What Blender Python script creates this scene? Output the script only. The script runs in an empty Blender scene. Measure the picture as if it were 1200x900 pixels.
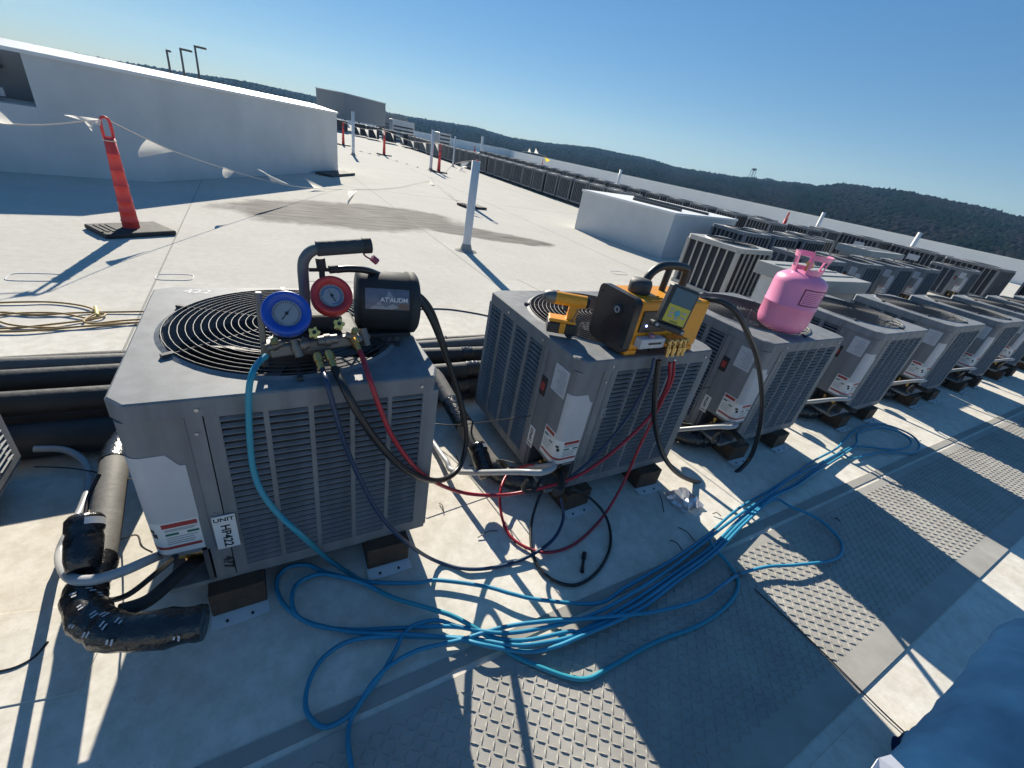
import bpy, bmesh, math, random
from mathutils import Vector, Matrix, noise
random.seed(7)
sc = bpy.context.scene
R = math.radians
# ---------------------------------------------------------------- camera
CAM = Vector((0.3114, -1.0397, 1.3752)); YAW, PIT, ROL, FPX = 0.5872, -0.5019, 0.1967, 496.47
_f = Vector((math.sin(YAW)*math.cos(PIT), math.cos(YAW)*math.cos(PIT), math.sin(PIT)))
_r = Vector((math.cos(YAW), -math.sin(YAW), 0)); _u = _r.cross(_f)
_r, _u = math.cos(ROL)*_r + math.sin(ROL)*_u, -math.sin(ROL)*_r + math.cos(ROL)*_u
cam = bpy.data.cameras.new('camera'); camo = bpy.data.objects.new('camera', cam)
sc.collection.objects.link(camo); sc.camera = camo
camo.matrix_world = Matrix(((_r.x, _u.x, -_f.x, CAM.x), (_r.y, _u.y, -_f.y, CAM.y), (_r.z, _u.z, -_f.z, CAM.z), (0, 0, 0, 1)))
cam.sensor_width = 36; cam.lens = FPX/1200*36; cam.clip_start = 0.05; cam.clip_end = 20000
# ---------------------------------------------------------------- sky, sun, exposure
SUN_AZ, SUN_EL = R(7.2), R(28.5)
w = bpy.data.worlds.new('World'); sc.world = w; w.use_nodes = True
nt = w.node_tree; nt.nodes.clear()
sky = nt.nodes.new('ShaderNodeTexSky'); sky.sky_type = 'NISHITA'; sky.sun_disc = False
sky.sun_elevation = SUN_EL; sky.sun_rotation = SUN_AZ; sky.air_density = 1.0; sky.dust_density = 0.0; sky.ozone_density = 3.0
bg = nt.nodes.new('ShaderNodeBackground'); bg.inputs['Strength'].default_value = 0.08
wo = nt.nodes.new('ShaderNodeOutputWorld')
hs = nt.nodes.new('ShaderNodeHueSaturation'); hs.inputs['Saturation'].default_value = 1.66
tn = nt.nodes.new('ShaderNodeMix'); tn.data_type = 'RGBA'; tn.blend_type = 'MULTIPLY'; tn.inputs['Factor'].default_value = 1.0; tn.inputs['B'].default_value = (1.22, 1.40, 1.62, 1)
gm_ = nt.nodes.new('ShaderNodeGamma'); gm_.inputs['Gamma'].default_value = 0.55; nt.links.new(sky.outputs[0], gm_.inputs['Color']); nt.links.new(gm_.outputs[0], hs.inputs['Color']); nt.links.new(hs.outputs[0], tn.inputs['A']); nt.links.new(tn.outputs['Result'], bg.inputs[0]); nt.links.new(bg.outputs[0], wo.inputs[0])
sl = bpy.data.lights.new('sun', 'SUN'); sl.energy = 5.0; sl.angle = R(0.53); sl.color = (1.0, 0.92, 0.78)
so = bpy.data.objects.new('sun', sl); sc.collection.objects.link(so)
sv = Vector((math.sin(SUN_AZ)*math.cos(SUN_EL), math.cos(SUN_AZ)*math.cos(SUN_EL), math.sin(SUN_EL)))
so.rotation_euler = sv.to_track_quat('Z', 'Y').to_euler(); so.location = (0, 30, 20)
sc.view_settings.view_transform = 'Standard'; sc.view_settings.look = 'None'
sc.view_settings.exposure = 0.75; sc.view_settings.gamma = 1.0
# ---------------------------------------------------------------- layout helpers
def ray(u, v): return _f + _r*((u-600)/FPX) + _u*((450-v)/FPX)
def pz(u, v, z=0.0): d = ray(u, v); return CAM + d*((z-CAM.z)/d.z)
def py(u, v, y): d = ray(u, v); return CAM + d*((y-CAM.y)/d.y)
def px(u, v, x): d = ray(u, v); return CAM + d*((x-CAM.x)/d.x)
def pts(L):
    return [{'z': pz, 'y': py, 'x': px}[k](u, v, c) for u, v, k, c in L]
COL = sc.collection
# ---------------------------------------------------------------- materials
MATS = {}
def mat(name, col, rough=0.5, metal=0.0, var=0.0, scale=8.0, bump=0.0, bscale=60.0, spec=0.5, col2=None, emit=None, trans=0.0, coat=0.0, streak=0.0, rnd=0.0):
    if name in MATS: return MATS[name]
    m = bpy.data.materials.new(name); m.use_nodes = True; t = m.node_tree; b = t.nodes['Principled BSDF']
    b.inputs['Roughness'].default_value = rough; b.inputs['Metallic'].default_value = metal
    b.inputs['Specular IOR Level'].default_value = spec
    b.inputs['Base Color'].default_value = (*col, 1)
    if trans: b.inputs['Transmission Weight'].default_value = trans
    if coat: b.inputs['Coat Weight'].default_value = coat
    if emit: b.inputs['Emission Color'].default_value = (*emit[0], 1); b.inputs['Emission Strength'].default_value = emit[1]
    if var or col2:
        tc = t.nodes.new('ShaderNodeTexCoord'); n = t.nodes.new('ShaderNodeTexNoise')
        n.inputs['Scale'].default_value = scale; n.inputs['Detail'].default_value = 6; n.inputs['Roughness'].default_value = 0.65
        t.links.new(tc.outputs['Object'], n.inputs['Vector'])
        cr = t.nodes.new('ShaderNodeValToRGB'); cr.color_ramp.elements[0].position = 0.3; cr.color_ramp.elements[1].position = 0.72
        c2 = col2 or tuple(min(1, c*(1+var)) for c in col); c1 = col if col2 else tuple(c*(1-var) for c in col)
        cr.color_ramp.elements[0].color = (*c1, 1); cr.color_ramp.elements[1].color = (*c2, 1)
        t.links.new(n.outputs['Fac'], cr.inputs['Fac']); t.links.new(cr.outputs['Color'], b.inputs['Base Color'])
        mr = t.nodes.new('ShaderNodeMapRange'); mr.inputs['To Min'].default_value = max(0.02, rough-0.1); mr.inputs['To Max'].default_value = min(1, rough+0.12)
        t.links.new(n.outputs['Fac'], mr.inputs['Value']); t.links.new(mr.outputs['Result'], b.inputs['Roughness'])
    if streak or rnd:
        src = b.inputs['Base Color'].links[0].from_socket
        mx = t.nodes.new('ShaderNodeMix'); mx.data_type = 'RGBA'; mx.blend_type = 'MULTIPLY'; mx.inputs['Factor'].default_value = 1.0
        tc3 = t.nodes.new('ShaderNodeTexCoord'); mp = t.nodes.new('ShaderNodeMapping'); mp.inputs['Scale'].default_value = (1.0, 1.0, 0.09)
        n3 = t.nodes.new('ShaderNodeTexNoise'); n3.inputs['Scale'].default_value = 22 if rnd else 1.6; n3.inputs['Detail'].default_value = 5
        t.links.new(tc3.outputs['Object'], mp.inputs['Vector']); t.links.new(mp.outputs['Vector'], n3.inputs['Vector'])
        m3 = t.nodes.new('ShaderNodeMapRange'); m3.inputs['From Min'].default_value = 0.35; m3.inputs['From Max'].default_value = 0.62; m3.inputs['To Min'].default_value = 1-streak; m3.inputs['To Max'].default_value = 1.0
        t.links.new(n3.outputs['Fac'], m3.inputs['Value']); fac = m3.outputs['Result']
        if rnd:
            oi = t.nodes.new('ShaderNodeObjectInfo'); m4 = t.nodes.new('ShaderNodeMapRange'); m4.inputs['To Min'].default_value = 1-rnd; m4.inputs['To Max'].default_value = 1+rnd
            t.links.new(oi.outputs['Random'], m4.inputs['Value']); mm = t.nodes.new('ShaderNodeMath'); mm.operation = 'MULTIPLY'
            t.links.new(fac, mm.inputs[0]); t.links.new(m4.outputs['Result'], mm.inputs[1]); fac = mm.outputs[0]
        t.links.new(src, mx.inputs['A']); t.links.new(fac, mx.inputs['B']); t.links.new(mx.outputs['Result'], b.inputs['Base Color'])
    if bump:
        tc2 = t.nodes.new('ShaderNodeTexCoord'); n2 = t.nodes.new('ShaderNodeTexNoise'); n2.inputs['Scale'].default_value = bscale; n2.inputs['Detail'].default_value = 4
        bp = t.nodes.new('ShaderNodeBump'); bp.inputs['Strength'].default_value = bump; bp.inputs['Distance'].default_value = 0.01
        t.links.new(tc2.outputs['Object'], n2.inputs['Vector']); t.links.new(n2.outputs['Fac'], bp.inputs['Height']); t.links.new(bp.outputs['Normal'], b.inputs['Normal'])
    MATS[name] = m
    return m
def roof_material():
    m = bpy.data.materials.new('roof_membrane'); m.use_nodes = True; t = m.node_tree; b = t.nodes['Principled BSDF']; L = t.links.new
    def node(k, **kw):
        n = t.nodes.new(k)
        for a, v in kw.items(): setattr(n, a, v)
        return n
    tc = node('ShaderNodeTexCoord')
    def nz(scale, det=6, stretch=None, rough=0.6):
        n = node('ShaderNodeTexNoise'); n.inputs['Scale'].default_value = scale; n.inputs['Detail'].default_value = det; n.inputs['Roughness'].default_value = rough
        if stretch:
            mp = node('ShaderNodeMapping'); mp.inputs['Scale'].default_value = stretch; L(tc.outputs['Object'], mp.inputs['Vector']); L(mp.outputs['Vector'], n.inputs['Vector'])
        else: L(tc.outputs['Object'], n.inputs['Vector'])
        return n.outputs['Fac']
    def ramp(f, p0, p1, c0, c1):
        r = node('ShaderNodeValToRGB'); e = r.color_ramp.elements; e[0].position = p0; e[1].position = p1; e[0].color = (*c0, 1); e[1].color = (*c1, 1); L(f, r.inputs['Fac']); return r.outputs['Color']
    def mixc(f, a, c, mode='MIX'):
        x = node('ShaderNodeMix', data_type='RGBA', blend_type=mode)
        if isinstance(f, float): x.inputs['Factor'].default_value = f
        else: L(f, x.inputs['Factor'])
        L(a, x.inputs['A'])
        if isinstance(c, tuple): x.inputs['B'].default_value = (*c, 1)
        else: L(c, x.inputs['B'])
        return x.outputs['Result']
    base = ramp(nz(1.3), 0.3, 0.75, (0.66, 0.625, 0.555), (0.80, 0.765, 0.69))
    dirt = ramp(nz(14, 8, None, 0.75), 0.38, 0.62, (0.8, 0.79, 0.76), (1, 1, 1))
    c = mixc(1.0, base, dirt, 'MULTIPLY')
    tan = ramp(nz(2.6, 7, (1.0, 0.45, 1)), 0.55, 0.78, (0, 0, 0), (0.55, 0.55, 0.55))
    c = mixc(tan, c, (0.52, 0.43, 0.31))
    spk = ramp(nz(70, 2), 0.68, 0.76, (0, 0, 0), (0.5, 0.5, 0.5))
    c = mixc(spk, c, (0.25, 0.23, 0.20))
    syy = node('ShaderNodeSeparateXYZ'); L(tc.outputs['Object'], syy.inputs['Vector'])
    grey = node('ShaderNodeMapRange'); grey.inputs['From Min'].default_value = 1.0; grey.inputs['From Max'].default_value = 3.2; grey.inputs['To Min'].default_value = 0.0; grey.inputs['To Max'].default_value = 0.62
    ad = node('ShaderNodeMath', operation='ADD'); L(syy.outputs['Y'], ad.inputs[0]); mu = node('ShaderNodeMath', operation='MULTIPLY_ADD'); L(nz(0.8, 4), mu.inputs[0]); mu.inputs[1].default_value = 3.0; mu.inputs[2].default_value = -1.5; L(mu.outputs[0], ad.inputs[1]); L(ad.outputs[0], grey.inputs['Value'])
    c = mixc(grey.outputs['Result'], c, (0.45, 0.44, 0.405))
    # the long wet, sooty puddle stain on the open roof
    sx = node('ShaderNodeSeparateXYZ'); L(tc.outputs['Object'], sx.inputs['Vector'])
    def mth(op, a, bb):
        x = node('ShaderNodeMath', operation=op)
        for i, q in enumerate((a, bb)):
            if isinstance(q, (int, float)): x.inputs[i].default_value = q
            else: L(q, x.inputs[i])
        return x.outputs[0]
    def ell(cx, cy, rx, ry, ang):
        dx = mth('SUBTRACT', sx.outputs['X'], cx); dy = mth('SUBTRACT', sx.outputs['Y'], cy); ca, sa = math.cos(ang), math.sin(ang)
        a = mth('DIVIDE', mth('ADD', mth('MULTIPLY', dx, ca), mth('MULTIPLY', dy, sa)), rx)
        d = mth('DIVIDE', mth('SUBTRACT', mth('MULTIPLY', dy, ca), mth('MULTIPLY', dx, sa)), ry)
        return mth('ADD', mth('MULTIPLY', a, a), mth('MULTIPLY', d, d))
    e = mth('MINIMUM', ell(1.75, 6.5, 2.1, 1.15, R(12)), ell(3.55, 5.85, 1.5, 0.5, R(-22)))
    e = mth('ADD', e, mth('MULTIPLY', mth('SUBTRACT', nz(1.6, 5), 0.5), 1.3))
    wet = ramp(e, 0.62, 0.95, (0.97, 0.97, 0.97), (0, 0, 0))
    streak = ramp(nz(3.0, 5, (0.6, 3.2, 1)), 0.30, 0.70, (0.10, 0.09, 0.08), (0.27, 0.255, 0.235))
    c = mixc(wet, c, streak)
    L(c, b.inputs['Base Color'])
    rr = mixc(wet, ramp(nz(5), 0.3, 0.7, (0.92, 0.92, 0.92), (1, 1, 1)), (0.85, 0.85, 0.85)); L(rr, b.inputs['Roughness'])
    b.inputs['Specular IOR Level'].default_value = 0.06
    bp = node('ShaderNodeBump'); bp.inputs['Strength'].default_value = 0.12; bp.inputs['Distance'].default_value = 0.02
    L(nz(9, 5), bp.inputs['Height']); L(bp.outputs['Normal'], b.inputs['Normal'])
    return m
M = dict(
 roof=roof_material(),
 lap=mat('membrane_lap', (0.34, 0.33, 0.30), 0.95, var=0.1, scale=5, bump=0.05, bscale=20, spec=0.03),
 pad=mat('walkway_rubber', (0.36, 0.345, 0.31), 0.75, var=0.16, scale=6, bump=0.05, bscale=90),
 wall=mat('white_stucco', (0.63, 0.63, 0.61), 0.85, var=0.08, scale=1.3, bump=0.25, bscale=55, streak=0.05),
 parapet=mat('parapet_white', (0.80, 0.80, 0.78), 0.8, var=0.05, scale=0.8, bump=0.1, bscale=20),
 cap=mat('white_coping', (0.78, 0.78, 0.76), 0.5, var=0.05, scale=2),
 paint=mat('grey_cabinet_paint', (0.218, 0.230, 0.243), 0.62, var=0.10, scale=9, bump=0.03, bscale=200, spec=0.3, streak=0.22, rnd=0.06),
 paint2=mat('grey_corner_paint', (0.225, 0.230, 0.238), 0.6, var=0.10, scale=7, spec=0.3, streak=0.22, rnd=0.06),
 beige=mat('pale_cabinet_paint', (0.40, 0.39, 0.36), 0.5, var=0.08, scale=7),
 coil=mat('dark_coil', (0.018, 0.022, 0.032), 0.7, var=0.3, scale=40),
 inner=mat('dark_inside', (0.085, 0.088, 0.095), 0.85),
 wire=mat('black_wire', (0.06, 0.062, 0.066), 0.5, metal=0.0, spec=0.3),
 blade=mat('fan_blade', (0.10, 0.10, 0.105), 0.45, metal=0.6),
 plate=mat('plain_plate', (0.50, 0.51, 0.53), 0.5, var=0.04, scale=20),
 white=mat('white_label', (0.72, 0.72, 0.70), 0.45, var=0.04, scale=30),
 red=mat('label_red', (0.36, 0.045, 0.04), 0.5), green=mat('label_green', (0.03, 0.16, 0.10), 0.5), ink=mat('black_ink', (0.02, 0.02, 0.022), 0.5),
 greyink=mat('grey_ink', (0.30, 0.32, 0.34), 0.6),
 screw=mat('zinc_screw', (0.55, 0.55, 0.55), 0.35, metal=0.9),
 wood=mat('weathered_timber', (0.055, 0.033, 0.022), 0.8, col2=(0.11, 0.068, 0.042), scale=18, bump=0.3, bscale=70),
 foam=mat('black_pipe_foam', (0.030, 0.031, 0.032), 0.62, var=0.35, scale=6, bump=0.25, bscale=40),
 foamgrey=mat('faded_pipe_foam', (0.14, 0.135, 0.125), 0.7, var=0.22, scale=7, bump=0.2, bscale=45),
 tape=mat('glossy_black_tape', (0.012, 0.012, 0.013), 0.25, var=0.4, scale=25, bump=0.6, bscale=45, spec=0.7),
 conduit=mat('grey_conduit', (0.36, 0.37, 0.38), 0.38, var=0.06, scale=8),
 cable=mat('black_cable', (0.02, 0.02, 0.021), 0.4),
 tancable=mat('tan_cord', (0.33, 0.22, 0.085), 0.6, var=0.25, scale=8),
 bluehose=mat('blue_air_hose', (0.035, 0.25, 0.40), 0.4, var=0.18, scale=5, spec=0.35),
 cyanhose=mat('cyan_hose', (0.03, 0.27, 0.37), 0.4, spec=0.4),
 navyhose=mat('navy_hose', (0.010, 0.035, 0.09), 0.38, spec=0.5),
 redhose=mat('red_hose', (0.36, 0.018, 0.035), 0.36, spec=0.5),
 blackhose=mat('black_hose', (0.013, 0.014, 0.016), 0.36, spec=0.55),
 brass=mat('brass', (0.55, 0.38, 0.15), 0.35, metal=0.9, var=0.15, scale=30),
 steel=mat('dull_steel', (0.19, 0.185, 0.175), 0.5, metal=0.7, var=0.15, scale=20),
 galv=mat('galvanised', (0.50, 0.51, 0.52), 0.45, metal=0.5, var=0.12, scale=6),
 gblue=mat('gauge_blue', (0.012, 0.075, 0.42), 0.4), gred=mat('gauge_red', (0.42, 0.03, 0.035), 0.42),
 dial=mat('dial_white', (0.27, 0.30, 0.32), 0.3, var=0.05, scale=40), dialblue=mat('dial_blue', (0.05, 0.13, 0.32), 0.4),
 knob=mat('knob_yellow', (0.62, 0.55, 0.17), 0.5), mblack=mat('machine_black', (0.024, 0.030, 0.034), 0.7, var=0.2, scale=20),
 grip=mat('foam_grip', (0.035, 0.05, 0.058), 0.75, bump=0.2, bscale=90), tubegrey=mat('handle_tube', (0.09, 0.115, 0.125), 0.45),
 yellow=mat('tool_yellow', (0.76, 0.31, 0.015), 0.42, var=0.07, scale=12), blackp=mat('black_plastic', (0.017, 0.02, 0.023), 0.42, var=0.2, scale=30),
 screen=mat('lcd_screen', (0.045, 0.105, 0.15), 0.22), keypad=mat('keypad_yellow', (0.46, 0.42, 0.05), 0.45),
 cyan=mat('key_cyan', (0.06, 0.30, 0.38), 0.4), led=mat('blue_led', (0.2, 0.25, 0.9), 0.3, emit=((0.35, 0.4, 1.0), 4.0)),
 capgrey=mat('oil_cap_grey', (0.05, 0.053, 0.058), 0.6),
 pink=mat('pink_tank_paint', (0.82, 0.26, 0.43), 0.36, var=0.05, scale=6, coat=0.2), plum=mat('print_plum', (0.10, 0.008, 0.055), 0.45), plumlite=mat('print_plum_light', (0.33, 0.09, 0.21), 0.45),
 orange=mat('delineator_orange', (0.68, 0.060, 0.055), 0.5, var=0.06, scale=5), rubber=mat('black_rubber', (0.030, 0.033, 0.035), 0.75, var=0.25, scale=15, bump=0.2, bscale=60),
 pvc=mat('white_pvc', (0.66, 0.66, 0.65), 0.5, var=0.05, scale=4), pennant=mat('white_pennant', (0.70, 0.68, 0.64), 0.6), pennanty=mat('yellow_pennant', (0.65, 0.52, 0.05), 0.6), string=mat('string', (0.55, 0.48, 0.42), 0.8),
 denim=mat('blue_denim', (0.0035, 0.021, 0.060), 0.95, col2=(0.009, 0.042, 0.105), scale=6, bump=0.03, bscale=260, spec=0.08), stitch=mat('denim_stitch', (0.16, 0.22, 0.32), 0.8), shirt=mat('white_cotton', (0.70, 0.71, 0.74), 0.8), shoe=mat('dark_shoe', (0.03, 0.03, 0.03), 0.7),
 hill=mat('woodland_floor', (0.010, 0.013, 0.010), 0.95, col2=(0.016, 0.016, 0.014), scale=0.02), field=mat('lowland', (0.06, 0.06, 0.045), 0.95, col2=(0.09, 0.085, 0.06), scale=0.01),
 pine=mat('pine_green', (0.006, 0.014, 0.010), 0.9, var=0.4, scale=0.05, spec=0.0), olive=mat('olive_crown', (0.012, 0.018, 0.011), 0.9, var=0.35, scale=0.05, spec=0.0), bare=mat('bare_crown', (0.020, 0.019, 0.019), 0.95, var=0.3, scale=0.04, spec=0.0),
 glass=mat('dark_glass', (0.03, 0.045, 0.06), 0.15), darkmetal=mat('dark_metal', (0.05, 0.055, 0.06), 0.5), rtu=mat('rooftop_unit_grey', (0.22, 0.24, 0.255), 0.55, var=0.05, scale=1),
 mat=mat('dark_mat', (0.06, 0.065, 0.07), 0.8, var=0.2, scale=6), mark=mat('membrane_print', (0.52, 0.53, 0.54), 0.6),
)
# ---------------------------------------------------------------- mesh builder
class MB:
    def __init__(s): s.v = []; s.f = []; s.m = []; s.sm = []
    def add(s, vs, fs, mi=0, smooth=False):
        o = len(s.v); s.v += [tuple(x) for x in vs]
        for q in fs: s.f.append([i+o for i in q]); s.m.append(mi); s.sm.append(smooth)
        return s
    def box(s, a, b, mi=0, T=None, bev=0.0):
        x0, y0, z0 = a; x1, y1, z1 = b
        if bev:
            bm = bmesh.new(); bmesh.ops.create_cube(bm, size=1.0)
            for v in bm.verts: v.co = Vector(((x0+x1)/2+v.co.x*(x1-x0), (y0+y1)/2+v.co.y*(y1-y0), (z0+z1)/2+v.co.z*(z1-z0)))
            bmesh.ops.bevel(bm, geom=list(bm.edges), offset=bev, segments=2, affect='EDGES', profile=0.5)
            bm.verts.index_update(); vs = [v.co.copy() for v in bm.verts]; fs = [[v.index for v in f.verts] for f in bm.faces]; bm.free()
            if T: vs = [T @ v for v in vs]
            return s.add(vs, fs, mi)
        vs = [Vector(q) for q in ((x0,y0,z0),(x1,y0,z0),(x1,y1,z0),(x0,y1,z0),(x0,y0,z1),(x1,y0,z1),(x1,y1,z1),(x0,y1,z1))]
        if T: vs = [T @ v for v in vs]
        return s.add(vs, [(0,3,2,1),(4,5,6,7),(0,1,5,4),(1,2,6,5),(2,3,7,6),(3,0,4,7)], mi)
    def cyl(s, p0, p1, r0, r1=None, n=16, mi=0, caps=True, smooth=True):
        p0, p1 = Vector(p0), Vector(p1); r1 = r0 if r1 is None else r1
        d = (p1-p0).normalized(); a = d.orthogonal().normalized(); b = d.cross(a)
        vs = []
        for p, r in ((p0, r0), (p1, r1)):
            for i in range(n): t = 2*math.pi*i/n; vs.append(p + a*(r*math.cos(t)) + b*(r*math.sin(t)))
        s.add(vs, [(i, (i+1) % n, n+(i+1) % n, n+i) for i in range(n)], mi, smooth)
        if caps: s.add(vs[:n], [list(range(n))[::-1]], mi); s.add(vs[n:], [list(range(n))], mi)
        return s
    def lathe(s, prof, c=(0,0,0), axis=(0,0,1), n=32, mi=0, smooth=True, a0=0.0, a1=2*math.pi):
        c = Vector(c); d = Vector(axis).normalized(); a = d.orthogonal().normalized(); b = d.cross(a)
        full = abs(a1-a0-2*math.pi) < 1e-6; k = n if full else n+1
        vs = []
        for r, z in prof:
            for i in range(k): t = a0+(a1-a0)*i/n; vs.append(c + d*z + a*(r*math.cos(t)) + b*(r*math.sin(t)))
        fs = []
        for j in range(len(prof)-1):
            for i in range(n): i2 = (i+1) % k; fs.append((j*k+i, j*k+i2, (j+1)*k+i2, (j+1)*k+i))
        return s.add(vs, fs, mi, smooth)
    def tube(s, P, r, n=10, mi=0, closed=False, caps=True, sub=0):
        P = [Vector(p) for p in P]
        if sub: P = spline(P, sub, closed)
        m = len(P); vs = []; a = None
        for i in range(m):
            if closed: d = (P[(i+1) % m]-P[i-1])
            else: d = P[min(i+1, m-1)]-P[max(i-1, 0)]
            d = d.normalized() if d.length > 1e-9 else Vector((1,0,0))
            a = d.orthogonal() if a is None else a - d*a.dot(d)
            if a.length < 1e-6: a = d.orthogonal()
            a = a.normalized(); b = d.cross(a)
            rr = r(i/(m-1)) if callable(r) else r
            for k in range(n): t = 2*math.pi*k/n; vs.append(P[i]+a*(rr*math.cos(t))+b*(rr*math.sin(t)))
        fs = []
        for i in range(m if closed else m-1):
            j = (i+1) % m
            for k in range(n): fs.append((i*n+k, i*n+(k+1) % n, j*n+(k+1) % n, j*n+k))
        s.add(vs, fs, mi, True)
        if caps and not closed: s.add(vs[:n], [list(range(n))[::-1]], mi); s.add(vs[-n:], [list(range(n))], mi)
        return s
    def prism(s, poly, h0, h1, ax=2, mi=0, T=None):
        def P(q, h): return Vector((q[0], q[1], h)) if ax == 2 else (Vector((q[0], h, q[1])) if ax == 1 else Vector((h, q[0], q[1])))
        n = len(poly); vs = [P(q, h0) for q in poly]+[P(q, h1) for q in poly]
        if T: vs = [T @ v for v in vs]
        return s.add(vs, [list(range(n))[::-1], list(range(n, 2*n))]+[(i, (i+1) % n, n+(i+1) % n, n+i) for i in range(n)], mi)
    def mesh(s, name, mats):
        me = bpy.data.meshes.new(name); me.from_pydata([tuple(v) for v in s.v], [], s.f)
        for x in (mats if isinstance(mats, (list, tuple)) else [mats]): me.materials.append(x)
        me.polygons.foreach_set('material_index', s.m); me.polygons.foreach_set('use_smooth', s.sm)
        bm = bmesh.new(); bm.from_mesh(me); bmesh.ops.recalc_face_normals(bm, faces=list(bm.faces)); bm.to_mesh(me); bm.free()
        me.update(); return me
    def build(s, name, mats, parent=None):
        o = bpy.data.objects.new(name, s.mesh(name, mats)); COL.objects.link(o)
        if parent: o.parent = parent
        return o
def spline(P, k, closed=False):
    out = []; n = len(P)
    for i in range(n if closed else n-1):
        if closed: a, b, c, d = P[i-1], P[i], P[(i+1) % n], P[(i+2) % n]
        else: a, b, c, d = P[max(i-1, 0)], P[i], P[i+1], P[min(i+2, n-1)]
        for j in range(k):
            t = j/k
            out.append(0.5*((2*b)+(c-a)*t+(2*a-5*b+4*c-d)*t*t+(3*b-a-3*c+d)*t*t*t))
    if not closed: out.append(P[-1].copy())
    return out
def tag(o, label, cat, group=None):
    o['label'] = label; o['category'] = cat
    if group: o['group'] = group
    return o
def struct(o): o['kind'] = 'structure'; return o
def thing(name, loc, label, cat, group=None, rz=0.0):
    o = bpy.data.objects.new(name, None); COL.objects.link(o); o.location = loc; o.rotation_euler = (0, 0, rz); o.empty_display_size = 0.1
    return tag(o, label, cat, group)
def copy_tree(o, parent=None):
    c = o.copy(); COL.objects.link(c); c.parent = parent
    for ch in o.children: copy_tree(ch, c)
    return c
def text(name, body, size, T, m, parent, ext=0.0003, sx=1.0):
    cu = bpy.data.curves.new(name, 'FONT'); cu.body = body; cu.size = size; cu.align_x = 'CENTER'; cu.align_y = 'CENTER'; cu.extrude = ext; cu.offset = size*0.022
    to = bpy.data.objects.new('tmp_text', cu); COL.objects.link(to)
    dg = bpy.context.evaluated_depsgraph_get(); me = bpy.data.meshes.new_from_object(to.evaluated_get(dg))
    COL.objects.unlink(to); bpy.data.objects.remove(to); bpy.data.curves.remove(cu)
    me.transform(T @ Matrix.Diagonal((sx, 1, 1, 1))); me.materials.clear(); me.materials.append(m); me.name = name
    o = bpy.data.objects.new(name, me); COL.objects.link(o); o.parent = parent
    return o
def frame(o, x, y):                        # matrix whose local x,y lie along x,y at o
    x = Vector(x).normalized(); y = Vector(y); y = (y-x*y.dot(x)).normalized(); z = x.cross(y); o = Vector(o)
    return Matrix(((x.x, y.x, z.x, o.x), (x.y, y.y, z.y, o.y), (x.z, y.z, z.z, o.z), (0, 0, 0, 1)))
for nm_ in ('pennant', 'pennanty'):
    t = M[nm_].node_tree; b_ = t.nodes['Principled BSDF']; tr = t.nodes.new('ShaderNodeBsdfTranslucent'); tr.inputs['Color'].default_value = b_.inputs['Base Color'].default_value
    mxs = t.nodes.new('ShaderNodeMixShader'); mxs.inputs[0].default_value = 0.5; ou_ = t.nodes['Material Output']
    t.links.new(b_.outputs[0], mxs.inputs[1]); t.links.new(tr.outputs[0], mxs.inputs[2]); t.links.new(mxs.outputs[0], ou_.inputs['Surface'])
# ================================================================ SETTING
# roof deck, one thick sheet
AZB = R(6.0)                               # the building's far rows run 6 degrees off the near row
def bl(a, b): return Vector((a*math.cos(AZB)+b*math.sin(AZB), -a*math.sin(AZB)+b*math.cos(AZB), 0))
b = MB(); n = 40
b.box((-40, -14, -0.5), (33.2, 75, 0.0)); struct(b.build('roof_deck', M['roof']))
roof = bpy.data.objects['roof_deck']
lapm = MB()
k = 0
for x in [-0.42 + 3.02*i for i in range(-8, 11)]:
    q = MB(); w_ = 0.006
    q.box((x-w_, 1.75, 0.0), (x+w_, 74, 0.0012)); o = q.build('membrane_lap', M['lap'], roof)
for y0 in (-0.445,):
    q = MB(); q.box((-4, y0-0.02, 0.0), (26, y0+0.022, 0.0045)); q.build('membrane_lap', M['lap'], roof)
for (x, y, w_, d_, a_) in ((1.0, 0.30, 0.22, 0.16, 0.1), (-0.33, 0.02, 0.16, 0.13, -0.2), (3.35, 3.1, 0.3, 0.3, 0.2), (0.9, 3.3, 0.25, 0.18, 0.0), (1.55, -1.24, 0.3, 0.14, 0.0), (4.2, -0.25, 0.3, 0.12, 0.05)):
    q = MB(); T = Matrix.Translation((x, y, 0)) @ Matrix.Rotation(a_, 4, 'Z'); q.box((-w_, -d_, 0.0002), (w_, d_, 0.0026), T=T, bev=0.0011); q.build('membrane_patch', M['roof'], roof)
for yy in (9.6,):
    q = MB(); q.box((-12, yy-0.006, 0.0), (26, yy+0.006, 0.0012)); q.build('membrane_lap', M['lap'], roof)
# printed stamps on the membrane
for u, v, a in ((40, 325, 0.24), (205, 325, 0.22), (725, 320, 0.25)):
    c = pz(u, v); q = MB()
    P = [Vector((c.x+a*0.55*math.cos(t)*abs(math.cos(t))**-0.5 if abs(math.cos(t)) > 1e-3 else c.x, c.y+a*0.35*math.sin(t)*(abs(math.sin(t))**-0.5 if abs(math.sin(t)) > 1e-3 else 0), 0.001)) for t in [2*math.pi*i/40 for i in range(40)]]
    q.tube(P, 0.004, 4, closed=True); q.build('membrane_stamp', M['mark'], roof)
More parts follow.
